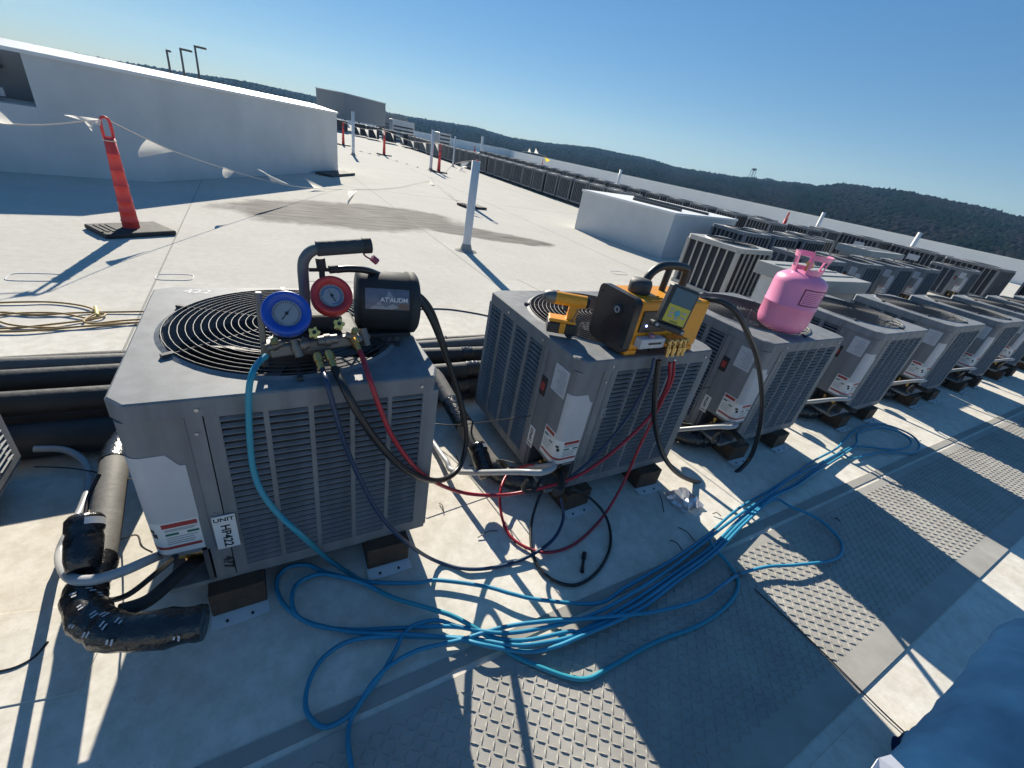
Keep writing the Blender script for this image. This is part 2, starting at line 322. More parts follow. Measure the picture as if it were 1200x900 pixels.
# walkway pad with raised treads
PY0, PY1 = -1.065, -0.485
q = MB(); q.box((-3.5, PY0, 0.0005), (24, PY1, 0.006)); pad = struct(q.build('walkway_pad', M['pad']))
def tread_mesh(x0, x1):
    q = MB(); p = 0.0238; i = 0
    nx = int((x1-x0)/p); ny = int((PY1-PY0-0.125)/p)
    for i in range(nx):
        for j in range(ny):
            cx = x0+(i+0.5)*p; cy = PY0+0.09+(j+0.5)*p
            a = R(45) if (i+j) % 2 else R(-45); a += R(8)
            ca, sa = math.cos(a), math.sin(a); L, W, H = 0.0142, 0.0040, 0.0036
            def P(s, t, z): return (cx+s*ca-t*sa, cy+s*sa+t*ca, z)
            z = 0.0059
            q.add([P(-L, 0, z), P(0, -W, z), P(L, 0, z), P(0, W, z), P(-L*0.55, 0, z+H), P(L*0.55, 0, z+H)],
                  [(0, 1, 5, 4), (1, 2, 5), (2, 3, 4, 5), (3, 0, 4)], 0)
    return q
o = tread_mesh(-0.6, 13.0).build('tread', M['pad'], pad); o['kind'] = 'stuff'
# land below and wooded hills
q = MB(); S = 2500; q.box((-S, -S, -40), (S, S, -16)); struct(q.build('ground', M['field']))
ELS = [(-60, 0.6), (-25, 0.5), (-16, 0.35), (-13.9, 0.45), (-11, 0.5), (-5.5, 0.75), (1.3, 1.1), (9, 1.0), (15, 0.95), (18, 1.05), (21, 1.2), (24, 1.25), (28, 0.95), (32, 1.15), (38, 1.6), (44, 1.55), (48, 1.25), (52.6, 1.4), (57, 1.7), (61, 2.0), (64.3, 2.65), (68.4, 2.8), (71, 2.75), (74, 2.6), (77, 2.3), (82, 1.8), (95, 1.5), (140, 1.2)]
def el_at(a):
    for (a0, e0), (a1, e1) in zip(ELS, ELS[1:]):
        if a0 <= a <= a1: t = (a-a0)/(a1-a0); t = t*t*(3-2*t); return e0+(e1-e0)*t
    return 0.8
TREE = 6.5; RH = 420
def ridge_r(a): return 1500 if a < 40 else 1500-450*min(1, (a-40)/30)
def hill_z(a, r):
    Rr = ridge_r(a); top = CAM.z+Rr*math.tan(R(el_at(a)))-TREE
    t = (r-RH)/(Rr-RH)
    if t <= 0: return -16
    if t <= 1: s = t*t*(3-2*t)*0.55+t*0.45; return -16+(top+16)*s
    return top-(t-1)*90
hv = []; NA, NR = 180, 22
for i in range(NA):
    a = -60+200*i/(NA-1)
    for j in range(NR):
        r = 400+1500*j/(NR-1)
        hv.append((CAM.x+r*math.sin(R(a)), CAM.y+r*math.cos(R(a)), hill_z(a, r)+1.5*noise.noise(Vector((a*0.4, r*0.01, 3)))))
q = MB(); q.add(hv, [(i*NR+j, (i+1)*NR+j, (i+1)*NR+j+1, i*NR+j+1) for i in range(NA-1) for j in range(NR-1)], 0, True); struct(q.build('hills', M['hill']))
ico = bmesh.new(); bmesh.ops.create_icosphere(ico, subdivisions=1, radius=1.0); ICV = [v.co.copy() for v in ico.verts]; ICF = [[v.index for v in f.verts] for f in ico.faces]; ico.free()
def forest(name, n, a0, a1, t0, t1, smin, smax):
    q = MB()
    for _ in range(n):
        a = random.uniform(a0, a1); Rr = ridge_r(a); r = RH+(Rr-RH)*random.uniform(t0, t1)
        z = hill_z(a, r); c = Vector((CAM.x+r*math.sin(R(a)), CAM.y+r*math.cos(R(a)), z))
        nn = 1.2*noise.noise(Vector((a*0.30, r*0.006, 0))) + random.uniform(-0.3, 0.3)
        mi = 0 if nn > 0.28 else (1 if nn > -0.02 else 2)
        s = random.uniform(smin, smax); h = s*(1.25 if mi == 0 else 1.0)*random.uniform(0.85, 1.25)
        ro = random.random()*6.28; cr, sr = math.cos(ro), math.sin(ro)
        vs = []
        for v in ICV:
            g = 1+random.uniform(-0.22, 0.22); x, y = v.x*cr-v.y*sr, v.x*sr+v.y*cr
            k = 1.0-0.35*max(0, v.z)*(1 if mi == 0 else 0.2)
            vs.append(c+Vector((x*s*g*k, y*s*g*k, h*0.75+v.z*h*g)))
        q.add(vs, ICF, mi, True)
    o = q.build(name, [M['pine'], M['olive'], M['bare']]); o['kind'] = 'stuff'; o['label'] = 'dense mixed woodland covering the distant hills'; o['category'] = 'woodland'; return o
forest('woodland', 42000, -25, 90, 0.12, 1.04, 1.9, 3.6)
# ================================================================ BUILDINGS AND WALLS ON THE ROOF
def wall_run(P, h, t, side, name, label, cat, m='wall', capover=0.03, capH=0.06):
    """polyline wall; side=+1 puts the thickness to the left of travel"""
    P = [Vector((x, y, 0)) for x, y in P]; rt = thing(name, P[0], label, cat)
    off = []
    for i, p in enumerate(P):
        ds = []
        if i > 0: ds.append((P[i]-P[i-1]).normalized())
        if i < len(P)-1: ds.append((P[i+1]-P[i]).normalized())
        n = sum((Vector((-d.y, d.x, 0)) for d in ds), Vector()).normalized(); n /= max(0.3, n.dot(Vector((-ds[0].y, ds[0].x, 0))))
        off.append(n*side)
    def poly(e0, e1): return [((p+o*e0)-P[0])[:2] for p, o in zip(P, off)]+[((p+o*e1)-P[0])[:2] for p, o in list(zip(P, off))[::-1]]
    MB().prism(poly(0, t), 0, h-capH).build('wall_body', M[m], rt)
    MB().prism(poly(-capover, t+capover), h-capH+0.001, h).build('coping', M['cap'], rt)
    return rt
# the stucco bulkhead on the left, bent in the middle, with a barred recess
BA, BB, BE = (-4.6, 6.65), (-0.95, 7.62), (2.35, 12.35)
bh = thing('rooftop_bulkhead', (0, 0, 0), 'long white stucco bulkhead bent in the middle, behind the near orange post', 'wall')
H = 1.46
dA = (Vector(BB)-Vector(BA)).normalized(); nA = Vector((-dA.y, dA.x)); dB = (Vector(BE)-Vector(BB)).normalized(); nB = Vector((-dB.y, dB.x))
def at2(p, d, s, n, k): v = Vector(p)+d*s+n*k; return (v.x, v.y)
lenA = (Vector(BB)-Vector(BA)).length
# recess edge from the photograph
e0 = pz(44, 127, 0.0); 
def on_wall(u, v):                          # point on wall plane A
    d = ray(u, v); n3 = Vector((nA.x, nA.y, 0)); t = (Vector((BA[0], BA[1], 0))-CAM).dot(n3)/d.dot(n3); return CAM+d*t
wr = on_wall(43, 126); sR = (wr.xy-Vector(BA)).dot(dA); zB = wr.z
sL = sR-1.5; TH = 6.0
def wallpoly(s0, s1): return [at2(BA, dA, s0, nA, 0), at2(BA, dA, s1, nA, 0), at2(BA, dA, s1, nA, 0.3), at2(BA, dA, s0, nA, 0.3)]
MB().prism([at2(BA, dA, sR, nA, 0), BB, BE, at2(BE, nB, 2.4, nB, 0), at2(BB, nB, 1.5, nA, 1.0), at2(BA, dA, sR, nA, 2.4)], 0, H-0.09).build('wall_body', M['wall'], bh)
MB().prism([at2(BA, dA, -3, nA, 0), at2(BA, dA, sR-0.001, nA, 0), at2(BA, dA, sR-0.001, nA, 0.9), at2(BA, dA, -3, nA, 0.9)], 0, zB).build('wall_body', M['wall'], bh)
MB().prism([at2(BA, dA, -3, nA, 0.95), at2(BA, dA, sR-0.001, nA, 0.95), at2(BA, dA, sR-0.001, nA, 1.5), at2(BA, dA, -3, nA, 1.5)], 0, H-0.06).build('recess_panel', M['rtu'], bh)
for k in range(5):
    s = sR-0.25-0.5*k; z = zB+0.05
    q = MB(); q.prism([at2(BA, dA, s-0.46, nA, 0.35), at2(BA, dA, s, nA, 0.35), at2(BA, dA, s, nA, 0.55), at2(BA, dA, s-0.46, nA, 0.55)], z, z+0.09); q.build('recess_slab', M['plate'], bh)
for zz in (0.62, 0.8): MB().prism([at2(BA, dA, -3, nA, 0.88), at2(BA, dA, sR-0.2, nA, 0.88), at2(BA, dA, sR-0.2, nA, 0.93), at2(BA, dA, -3, nA, 0.93)], zB+zz*0.55, zB+zz*0.55+0.04).build('recess_rail', M['darkmetal'], bh)
def cap_pts(k, z): return [Vector((*at2(BA, dA, -3, nA, k), z)), Vector((*at2(BB, (nA+nB).normalized(), k*1.06, dB, 0), z)), Vector((*at2(BE, nB, k, dB, 0.03), z))]
F0, F1, F2, F3 = cap_pts(-0.03, H-0.125), cap_pts(-0.03, H-0.085), cap_pts(0.62, H-0.005), cap_pts(0.62, H-0.06)
q = MB(); vs = F0+F1+F2+F3
q.add(vs, [(i*3+j, i*3+j+1, ((i+1) % 4)*3+j+1, ((i+1) % 4)*3+j) for i in range(4) for j in range(2)]+[(0, 3, 6, 9), (2, 11, 8, 5)]); q.build('coping', M['cap'], bh)
def strip_on(p, d, s0, s1, z0, z1, th, m_, nm_):
    n_ = Vector((d.y, -d.x)); P_ = [p+d*s0, p+d*s1, p+d*s1+n_*th, p+d*s0+n_*th]; return MB().prism([(v.x, v.y) for v in P_], z0, z1).build(nm_, m_, bh)
lenB = (Vector(BE)-Vector(BB)).length
strip_on(Vector(BA), dA, -3, lenA, 0.001, 0.16, 0.004, M['wall'], 'base_flashing'); strip_on(Vector(BB), dB, 0.01, lenB, 0.001, 0.16, 0.004, M['wall'], 'base_flashing')
# dark mat and boards lying at the foot of the bulkhead's far end
q = MB(); c = Vector(BE)-dB*1.4-nB*0.12
q.prism([(c.x, c.y), (c.x+dB.x*1.3, c.y+dB.y*1.3), (c.x+dB.x*1.3-nB.x*0.4, c.y+dB.y*1.3-nB.y*0.4), (c.x-nB.x*0.4, c.y-nB.y*0.4)], 0.004, 0.06)
tag(q.build('dark_mat', M['mat']), 'dark flat mat lying at the foot of the bulkhead end', 'mat')
# the white stucco curb box in the middle
cA, cB = Vector((6.66, 7.22)), Vector((7.13, 4.92)); dd = (cB-cA).normalized(); nn = Vector((-dd.y, dd.x)); depth = 2.7
cb = thing('roof_curb', (cA.x, cA.y, 0), 'big white stucco curb box with metal lid bars beside the slotted condensers', 'curb')
P4 = [cA, cB, cB+nn*depth, cA+nn*depth]; loc = lambda v: (v.x-cA.x, v.y-cA.y)
MB().prism([loc(v) for v in P4], 0, 0.80).build('wall_body', M['wall'], cb)
big = [P4[0]-dd*0.02-nn*0.02, P4[1]+dd*0.02-nn*0.02, P4[2]+dd*0.02+nn*0.02, P4[3]-dd*0.02+nn*0.02]
MB().prism([loc(v) for v in big], 0.801, 0.842).build('coping', M['cap'], cb)
for s0, s1, k in ((0.95, 2.1, 0.55), (0.3, 2.2, 1.5)):
    a = cA+dd*s0+nn*k; bb = cA+dd*s1+nn*k
    MB().prism([loc(a), loc(bb), loc(bb+nn*0.09), loc(a+nn*0.09)], 0.843, 0.89).build('lid_bar', M['darkmetal'], cb)
# parapet along the far side of the roof
PA, PB = Vector((27.6, -13.0)), Vector((32.6, 60.0))
pr = wall_run([PA[:], PB[:]], 0.94, 0.3, -1, 'parapet_wall', 'long low white parapet along the far roof edge under the woods', 'wall', m='parapet')
pr2 = wall_run([(32.6, 60.0), (-30, 66.0)], 1.0, 0.3, -1, 'parapet_wall', 'low white parapet closing the far end of the roof', 'wall', m='parapet')
# ================================================================ CONDENSER UNIT
UW, UD, UH = 0.756, 0.76, 0.651; UB = 0.10
def outline(s, r=0.035, L1=0.235, L2=0.165, off=0.0):
    a = L1-r; arc = r*math.pi/2
    if s <= a: return (-off, L1-s)
    if s <= a+arc: t = (s-a)/r; return (r-(r+off)*math.cos(t), r-(r+off)*math.sin(t))
    return (r+s-a-arc, -off)
STOT = 0.235-0.035+0.035*math.pi/2+0.165-0.035
def s_front(x): return 0.235-0.035+0.035*math.pi/2+x-0.035
def s_left(y): return 0.235-y
def wrap(q, s0, s1, z0, z1, off, mi=0, n=14, ztop=None, th=0.004):
    ss = [s0+(s1-s0)*i/n for i in range(n+1)]
    vs = []
    for s in ss:
        zt = ztop(s) if ztop else z1
        o = outline(s, off=off); i_ = outline(s, off=off-th)
        vs += [(o[0], o[1], z0), (o[0], o[1], zt), (i_[0], i_[1], z0), (i_[0], i_[1], zt)]
    fs = []
    for i in range(n):
        a, c = i*4, i*4+4
        fs += [(a, c, c+1, a+1), (a+2, a+3, c+3, c+2), (a+1, c+1, c+3, a+3), (a, a+2, c+2, c)]
    fs += [(0, 1, 3, 2), (n*4, n*4+2, n*4+3, n*4+1)]
    q.add(vs, fs, mi, False)
def louver_col(o, ux, un, w, z0, z1, pitch=0.0205, wide=False):
    """louver blades in a face column: o origin, ux along the face, un outward"""
    q = MB(); o = Vector(o); ux = Vector(ux); un = Vector(un); n = max(1, int((z1-z0)/pitch)); Z = Vector((0, 0, 1))
    for i in range(n):
        z = z0+(i+0.5)*(z1-z0)/n
        a = o+Z*(z+0.0045)-un*0.007; c = o+Z*(z-0.001)+un*0.003; t = Z*0.0018
        vs = [a, a+ux*w, c+ux*w, c, a-t, a+ux*w-t, c+ux*w-t, c-t]
        q.add(vs, [(0, 1, 2, 3), (7, 6, 5, 4), (3, 2, 6, 7), (0, 3, 7, 4), (1, 5, 6, 2)])
    return q
def face_panel(o, ux, un, W, z0, z1, cols, lz0, lz1, th=0.012):
    """sheet with openings for the columns (list of (start,width))"""
    q = MB(); o = Vector(o); ux = Vector(ux).normalized(); un = Vector(un); T = frame(o, ux, Vector((0, 0, 1)))   # z = ux x Z
    sgn = 1 if (ux.cross(Vector((0, 0, 1)))).dot(un) > 0 else -1
    def bx(a0, a1, c0, c1, proud=0.0):
        d0, d1 = (-th, proud) if sgn > 0 else (-proud, th)
        q.box((a0, c0, d0), (a1, c1, d1), T=T)
    bx(0, W, z0, lz0); bx(0, W, lz1, z1)
    e = 0.0
    for s, w_ in cols:
        if s-e > 1e-4: bx(e, s, lz0, lz1)
        e = s+w_
    if W-e > 1e-4: bx(e, W, lz0, lz1)
    return q
X, Y = Vector((1, 0, 0)), Vector((0, 1, 0))
FR = [(0.030+0.1045*k, 0.092) for k in range(5)]             # relative to seam x=.168
SIDE = [(0.012+0.1275*k, 0.100) for k in range(4)]
RGT = [(0.04+0.1165*k, 0.100) for k in range(6)]
FANC = Vector((0.384, 0.388, 0)); FANR = 0.327
def ring_sheet(q, z0, z1, mi=0, n=64):
    """square top sheet with rounded corners and a round hole"""
    o = 0.005; cr = 0.035; pts_ = []
    for i in range(n):
        t = 2*math.pi*(i+0.5)/n; d = Vector((math.cos(t), math.sin(t)))
        k = 1e9
        if d.x > 1e-6: k = min(k, (UW+o-FANC.x)/d.x)
        if d.x < -1e-6: k = min(k, (-o-FANC.x)/d.x)
        if d.y > 1e-6: k = min(k, (UD+o-FANC.y)/d.y)
        if d.y < -1e-6: k = min(k, (-o-FANC.y)/d.y)
        p = FANC.xy+d*k
        # snap to rounded corner
        for sx_, cx in ((-1, -o+cr), (1, UW+o-cr)):
            for sy_, cy in ((-1, -o+cr), (1, UD+o-cr)):
                if (p.x-cx)*sx_ > 0 and (p.y-cy)*sy_ > 0:
                    e = Vector((p.x-cx, p.y-cy)); e = e.normalized()*cr; p = Vector((cx+e.x, cy+e.y))
        pts_.append((p, FANC.xy+d*FANR, FANC.xy+d*(FANR+0.016)))
    vs = []
    for p, h, h2 in pts_: vs += [(p.x, p.y, z1-0.004), (p.x+(FANC.x-p.x)*0.012, p.y+(FANC.y-p.y)*0.012, z1), (h2.x, h2.y, z1), (h2.x*0.3+h.x*0.7, h2.y*0.3+h.y*0.7, z1+0.007), (h.x, h.y, z1-0.004), (h.x, h.y, z1-0.10), (p.x, p.y, z0)]
    fs = []; c = 7
    for i in range(n):
        j = (i+1) % n
        for a in range(5): fs.append((i*c+a, j*c+a, j*c+a+1, i*c+a+1))
        fs.append((i*c, i*c+6, j*c+6, j*c))
    q.add(vs, fs, mi, False)
def make_unit():
    u = thing('condenser_unit', (0, 0, UB), 'x', 'condenser')
    P = M['paint']
    # base pan, sheet panels
    MB().box((0.004, 0.004, 0.0), (UW-0.004, UD-0.004, 0.018)).build('base_pan', P, u)
    Z0, Z1 = 0.019, UH-0.052
    face_panel((0.168, 0, 0), X, -Y, UW-0.168, Z0, Z1, FR, 0.048, 0.592).build('front_panel', P, u)
    face_panel((0, 0.238, 0), Y, -X, UD-0.238-0.0125, Z0, Z1, SIDE, 0.048, 0.592).build('side_panel', P, u)
    face_panel((UW, 0.0125, 0), Y, X, UD-0.025, Z0, Z1, [(s-0.0125, w_) for s, w_ in RGT], 0.048, 0.592).build('side_panel', P, u)
    face_panel((0, UD, 0), X, Y, UW, Z0, Z1, RGT, 0.048, 0.592).build('back_panel', P, u)
    for s, w_ in FR: louver_col((0.168+s, 0, 0), X, -Y, w_, 0.048, 0.592).build('louver_column', P, u)
    for s, w_ in SIDE: louver_col((0, 0.238+s, 0), Y, -X, w_, 0.048, 0.592).build('louver_column', P, u)
    for s, w_ in RGT: louver_col((UW, s, 0), Y, X, w_, 0.048, 0.592).build('louver_column', P, u)
    for s, w_ in RGT: louver_col((s, UD, 0), X, Y, w_, 0.048, 0.592).build('louver_column', P, u)
    q = MB(); i_ = 0.028
    q.box((0.17, i_, 0.019), (UW-i_, i_+0.004, 0.6)); q.box((i_, 0.24, 0.019), (i_+0.004, UD-i_, 0.6)); q.box((UW-i_-0.004, i_, 0.019), (UW-i_, UD-i_, 0.6)); q.box((i_, UD-i_-0.004, 0.019), (UW-i_, UD-i_, 0.6))
    q.build('coil', M['coil'], u)
    # corner service panel round the front-left corner with a notch for the valves
    q = MB(); wrap(q, 0, STOT, 0.150, Z1, 0.0, th=0.012, n=26); wrap(q, 0, 0.055, Z0, 0.1495, 0.0, th=0.012, n=3); wrap(q, s_front(0.118), STOT, Z0, 0.1495, 0.0, th=0.012, n=3)
    q.build('service_panel', M['paint2'], u)
    q = MB(); q.box((0.10, 0.0, Z0), (0.112, 0.19, 0.16)); q.box((0.0, 0.185, Z0), (0.112, 0.197, 0.16)); q.box((0.004, 0.014, 0.16), (0.15, 0.23, 0.17)); q.build('valve_recess', M['inner'], u)
    for yy, zz in ((0.05, 0.10), (0.12, 0.07)):
        q = MB(); q.cyl((0.10, yy, zz), (0.035, yy, zz), 0.013, n=10); q.cyl((0.055, yy, zz-0.03), (0.055, yy, zz+0.03), 0.009, n=8); q.cyl((0.055, yy, zz+0.03), (0.055, yy, zz+0.045), 0.013, n=6)
        q.build('service_valve', M['brass'], u)
    # rib lines pressed in the corner panel
    q = MB(); wrap(q, s_front(0.125), s_front(0.130), 0.155, Z1, 0.0025, n=1, th=0.002); q.build('pressed_rib', M['paint2'], u); q = MB(); wrap(q, s_left(0.205), s_left(0.200), 0.155, Z1, 0.0025, n=1, th=0.002); q.build('pressed_rib', M['paint2'], u)
    # top
    q = MB(); ring_sheet(q, UH-0.050, UH); q.build('top_panel', P, u)
    for p0, p1, r0 in [((x, -0.0085, UH-0.03), (x, -0.002, UH-0.03), 0.005) for x in (0.158, 0.5, 0.7)]+[((0.148, -0.0035, z+0.03), (0.148, 0.001, z+0.03), 0.0045) for z in (0.05, 0.25, 0.52)]+[((-0.0085, y, UH-0.03), (-0.002, y, UH-0.03), 0.005) for y in (0.25, 0.55)]:
        MB().cyl(p0, p1, r0, n=8).build('screw', M['screw'], u)
    # fan and guard
    c = FANC
    q = MB(); q.lathe([(0.3245, 0.45), (0.3255, UH-0.1)], c=(c.x, c.y, 0), n=40); q.cyl((c.x, c.y, 0.44), (c.x, c.y, 0.448), 0.34, n=32); q.build('fan_shroud', M['inner'], u)
    hub = MB().cyl((c.x, c.y, 0.50), (c.x, c.y, 0.60), 0.075, n=20).build('fan_motor', M['blade'], u)
    for k in range(4):
        a0 = k*math.pi/2+0.3; q = MB(); vs = []
        for i in range(7):
            a = a0+i*0.16
            for r_ in (0.06, 0.2, 0.31): vs.append((c.x+r_*math.cos(a), c.y+r_*math.sin(a), 0.505+0.011*i*(0.6+r_)))
        q.add(vs, [(i*3+j, i*3+3+j, i*3+4+j, i*3+1+j) for i in range(6) for j in range(2)], 0, True); q.build('fan_blade', M['blade'], u)
    q = MB(); rr = 0.045; i = 0
    while rr < 0.334:
        zz = UH+0.009+0.012*(1-(rr/0.334)**2)
        q.tube([(c.x+rr*math.cos(t), c.y+rr*math.sin(t), zz) for t in [2*math.pi*k/48 for k in range(48)]], 0.0018, 5, closed=True); rr += 0.0188
    for k in range(6):
        a = k*math.pi/3+0.52
        q.tube([(c.x+r_*math.cos(a), c.y+r_*math.sin(a), UH+0.005+0.012*(1-(min(r_, 0.334)/0.334)**2)) for r_ in (0.0, 0.1, 0.2, 0.30, 0.340)], 0.0026, 5)
    g = q.build('fan_guard', M['wire'], u)
    for k in range(6):
        a = k*math.pi/3+0.52; T = frame((c.x+0.341*math.cos(a), c.y+0.341*math.sin(a), UH), (math.cos(a), math.sin(a), 0), (-math.sin(a), math.cos(a), 0))
        MB().box((-0.014, -0.007, 0.0005), (0.014, 0.007, 0.011), T=T).build('guard_clip', M['wire'], g)
    # plates and labels
    q = MB(); cham = lambda s: 0.500 if s < s_front(0.078) else 0.500-(min(s, s_front(0.10))-s_front(0.078))*1.7
    wrap(q, s_left(0.030), s_front(0.112), 0.282, 0.5, 0.0018, ztop=cham, n=26, th=0.0012); q.build('blank_plate', M['plate'], u)
    q = MB(); wrap(q, s_left(0.030), s_front(0.110), 0.165, 0.2815, 0.0014, n=22, th=0.001); wrap(q, s_left(0.105), s_left(0.0302), 0.165, 0.305, 0.0014, n=2, th=0.001); wl = q.build('warning_label', M['white'], u)
    q = MB(); o = 0.0019
    wrap(q, s_left(0.10), s_left(0.038), 0.284, 0.300, o, 0, 2, th=0.0004); wrap(q, s_front(0.030), s_front(0.106), 0.262, 0.277, o, 0, 4, th=0.0004); wrap(q, s_left(0.10), s_front(0.106), 0.184, 0.194, o, 0, 18, th=0.0004)
    wrap(q, s_left(0.10), s_left(0.075), 0.262, 0.269, o, 1, 1, th=0.0004); wrap(q, s_left(0.06), s_left(0.038), 0.250, 0.257, o, 1, 1, th=0.0004); wrap(q, s_front(0.034), s_front(0.062), 0.234, 0.242, o, 1, 2, th=0.0004); wrap(q, s_front(0.080), s_front(0.106), 0.234, 0.242, o, 1, 2, th=0.0004)
    for z in (0.225, 0.217, 0.209, 0.202, 0.249, 0.254): wrap(q, s_front(0.034), s_front(random.uniform(0.09, 0.104)), z, z+0.0028, o, 3, 3, th=0.0003)
    for z in (0.270, 0.243, 0.232, 0.222, 0.212): wrap(q, s_left(0.098), s_left(random.uniform(0.04, 0.055)), z, z+0.003, o, 3, 3, th=0.0003)
    wrap(q, s_left(0.018), s_left(0.004), 0.245, 0.256, o, 2, 3, th=0.0004); wrap(q, s_front(0.004), s_front(0.016), 0.228, 0.243, o, 2, 3, th=0.0004)
    q.build('label_print', [M['red'], M['green'], M['ink'], M['greyink']], wl)
    q = MB(); q.box((-0.0016, 0.042, 0.462), (0.0, 0.136, 0.580)); npl = q.build('rating_plate', M['plate'], u)
    q = MB()
    for k in range(9): q.box((-0.0021, 0.05+random.uniform(0, .01), 0.474+k*0.011), (-0.0016, 0.128-random.uniform(0, 0.04), 0.4775+k*0.011))
    q.build('plate_print', M['greyink'], npl)
    q = MB(); q.box((-0.004, 0.163, 0.40), (0.0, 0.204, 0.485), bev=0.0015); lg = q.build('badge', M['ink'], u)
    MB().box((-0.0048, 0.170, 0.425), (-0.004, 0.197, 0.46)).build('badge_print', M['red'], lg)
    return u
U0 = make_unit()
UXS = {-1: -1.262, 0: -0.0125, 1: 1.2825, 2: 2.487, 3: 3.743, 4: 5.044, 5: 6.260, 6: 7.520, 7: 8.769, 8: 10.03, 9: 11.28, 10: 12.53, 11: 13.79, 12: 15.04}
ULAB = {-1: 'grey condenser with bright striped side next to the gauge set one, away from the pump', 0: 'grey condenser carrying the blue and red gauge machine, tagged HP422',
 1: 'grey condenser carrying the yellow vacuum pump and drill', 2: 'grey condenser carrying the pink refrigerant tank, tagged HP734', 3: 'grey condenser in the walkway row, first past the pink tank', 4: 'grey condenser in the walkway row, second past the pink tank',
 5: 'grey condenser in the walkway row, third past the pink tank', 6: 'grey condenser in the walkway row, fourth past the pink tank', 7: 'grey condenser in the walkway row, fifth past the pink tank', 8: 'grey condenser in the walkway row, sixth past the pink tank'}
ROWG = 'condensers in the row along the walkway'
for k in sorted(UXS):
    o = U0 if k == 0 else copy_tree(U0)
    o.location = (UXS[k], 0.0 if k < 2 else random.uniform(-0.01, 0.01), UB); o['group'] = ROWG
    o['label'] = ULAB.get(k, 'grey condenser at the far end of the row along the walkway')
UNITS = {k: None for k in UXS}
for o in list(COL.objects):
    if o.name.startswith('condenser_unit') and not o.parent:
        for k in UXS:
            if abs(o.location.x-UXS[k]) < 1e-3 and abs(o.location.y) < 0.05: UNITS[k] = o
# tags and writing on single units
t1 = MB().box((0.137, -0.0075, 0.146), (0.191, -0.0042, 0.272)).build('unit_tag', M['white'], UNITS[0])
text('tag_lettering', 'UNIT', 0.019, frame((0.164, -0.0078, 0.258), X, (0, 0, 1)), M['ink'], t1, sx=1.1)
text('tag_lettering', 'HP422', 0.030, frame((0.164, -0.0078, 0.195), (0, 0, -1), X), M['ink'], t1, sx=1.05)
text('marker_number', '477', 0.036, frame((0.153, -0.0032, 0.080), (-0.1, 0, -1), X), M['ink'], UNITS[0], sx=0.9)
text('marker_number', '422', 0.055, frame((0.12, 0.715, UH+0.0004), (1, -0.1, 0), Y), M['greyink'], UNITS[0], sx=1.0)
for k, s in ((1, 'HP423'), (2, 'HP734')):
    t1 = MB().box((-0.003, 0.164, 0.128), (-0.0005, 0.206, 0.232)).build('unit_tag', M['white'], UNITS[k])
    text('tag_lettering', 'UNIT', 0.013, frame((-0.0034, 0.185, 0.140), (0, -1, 0), (0, 0, 1)), M['ink'], t1, sx=1.1)
    text('tag_lettering', s, 0.024, frame((-0.0034, 0.185, 0.190), (0, 0, 1), Y), M['ink'], t1)
text('marker_number', 'C78', 0.036, frame((0.190, -0.0042, 0.40), (-0.1, 0, 1), -X), M['greyink'], UNITS[1], sx=0.8)
# wood blocks under the units
def make_block():
    b_ = thing('wood_block', (0, 0, 0), 'x', 'block')
    q = MB(); q.box((-0.072, -0.05, 0.006), (0.072, 0.22, UB-0.001), bev=0.003); q.build('timber', M['wood'], b_)
    q = MB(); vs = []
    for i in range(9):
        t = i/8; x = -0.075+0.15*t
        for y, zz in ((-0.095, 0.002+0.016*abs(t-0.4)**1.5), (-0.06, 0.003), (0.24, 0.003)): vs.append((x, y, zz)); 
    q.add(vs, [(i*3+j, i*3+3+j, i*3+4+j, i*3+1+j) for i in range(8) for j in range(2)], 0, True); s_ = q.build('slip_sheet', M['cap'], b_)
    q = MB(); [q.cyl((x, -0.078, 0.004), (x, -0.078, 0.0095), 0.004, n=8) for x in (-0.035, 0.03)]; q.build('nail_hole', M['ink'], s_)
    return b_
B0 = make_block(); first = True
for k in sorted(UXS):
    if k > 9: continue
    for side, x in (('service corner', 0.165), ('louvered corner', 0.605)):
        for yy, rz, where in ((0.005, 0, 'front'), (0.72, math.pi, 'back')):
            if yy > 0.1 and k > 4: continue
            o = B0 if first else copy_tree(B0); first = False
            o.location = (UXS[k]+x+random.uniform(-.012, .012), yy, 0.004); o.rotation_euler.z = rz+random.uniform(-.05, .05)
            o['group'] = 'wood blocks under the walkway row'
            nm = {-1: 'the striped condenser beside the gauge set', 0: 'the gauge machine condenser', 1: 'the yellow pump condenser', 2: 'the pink tank condenser'}.get(k, 'condenser %s past the pink tank' % {3: 'one', 4: 'two', 5: 'three', 6: 'four', 7: 'five', 8: 'six'}.get(k, 'seven'))
            o['label'] = '%s %s timber block under %s' % (where, side.replace(' corner', '-side'), nm)
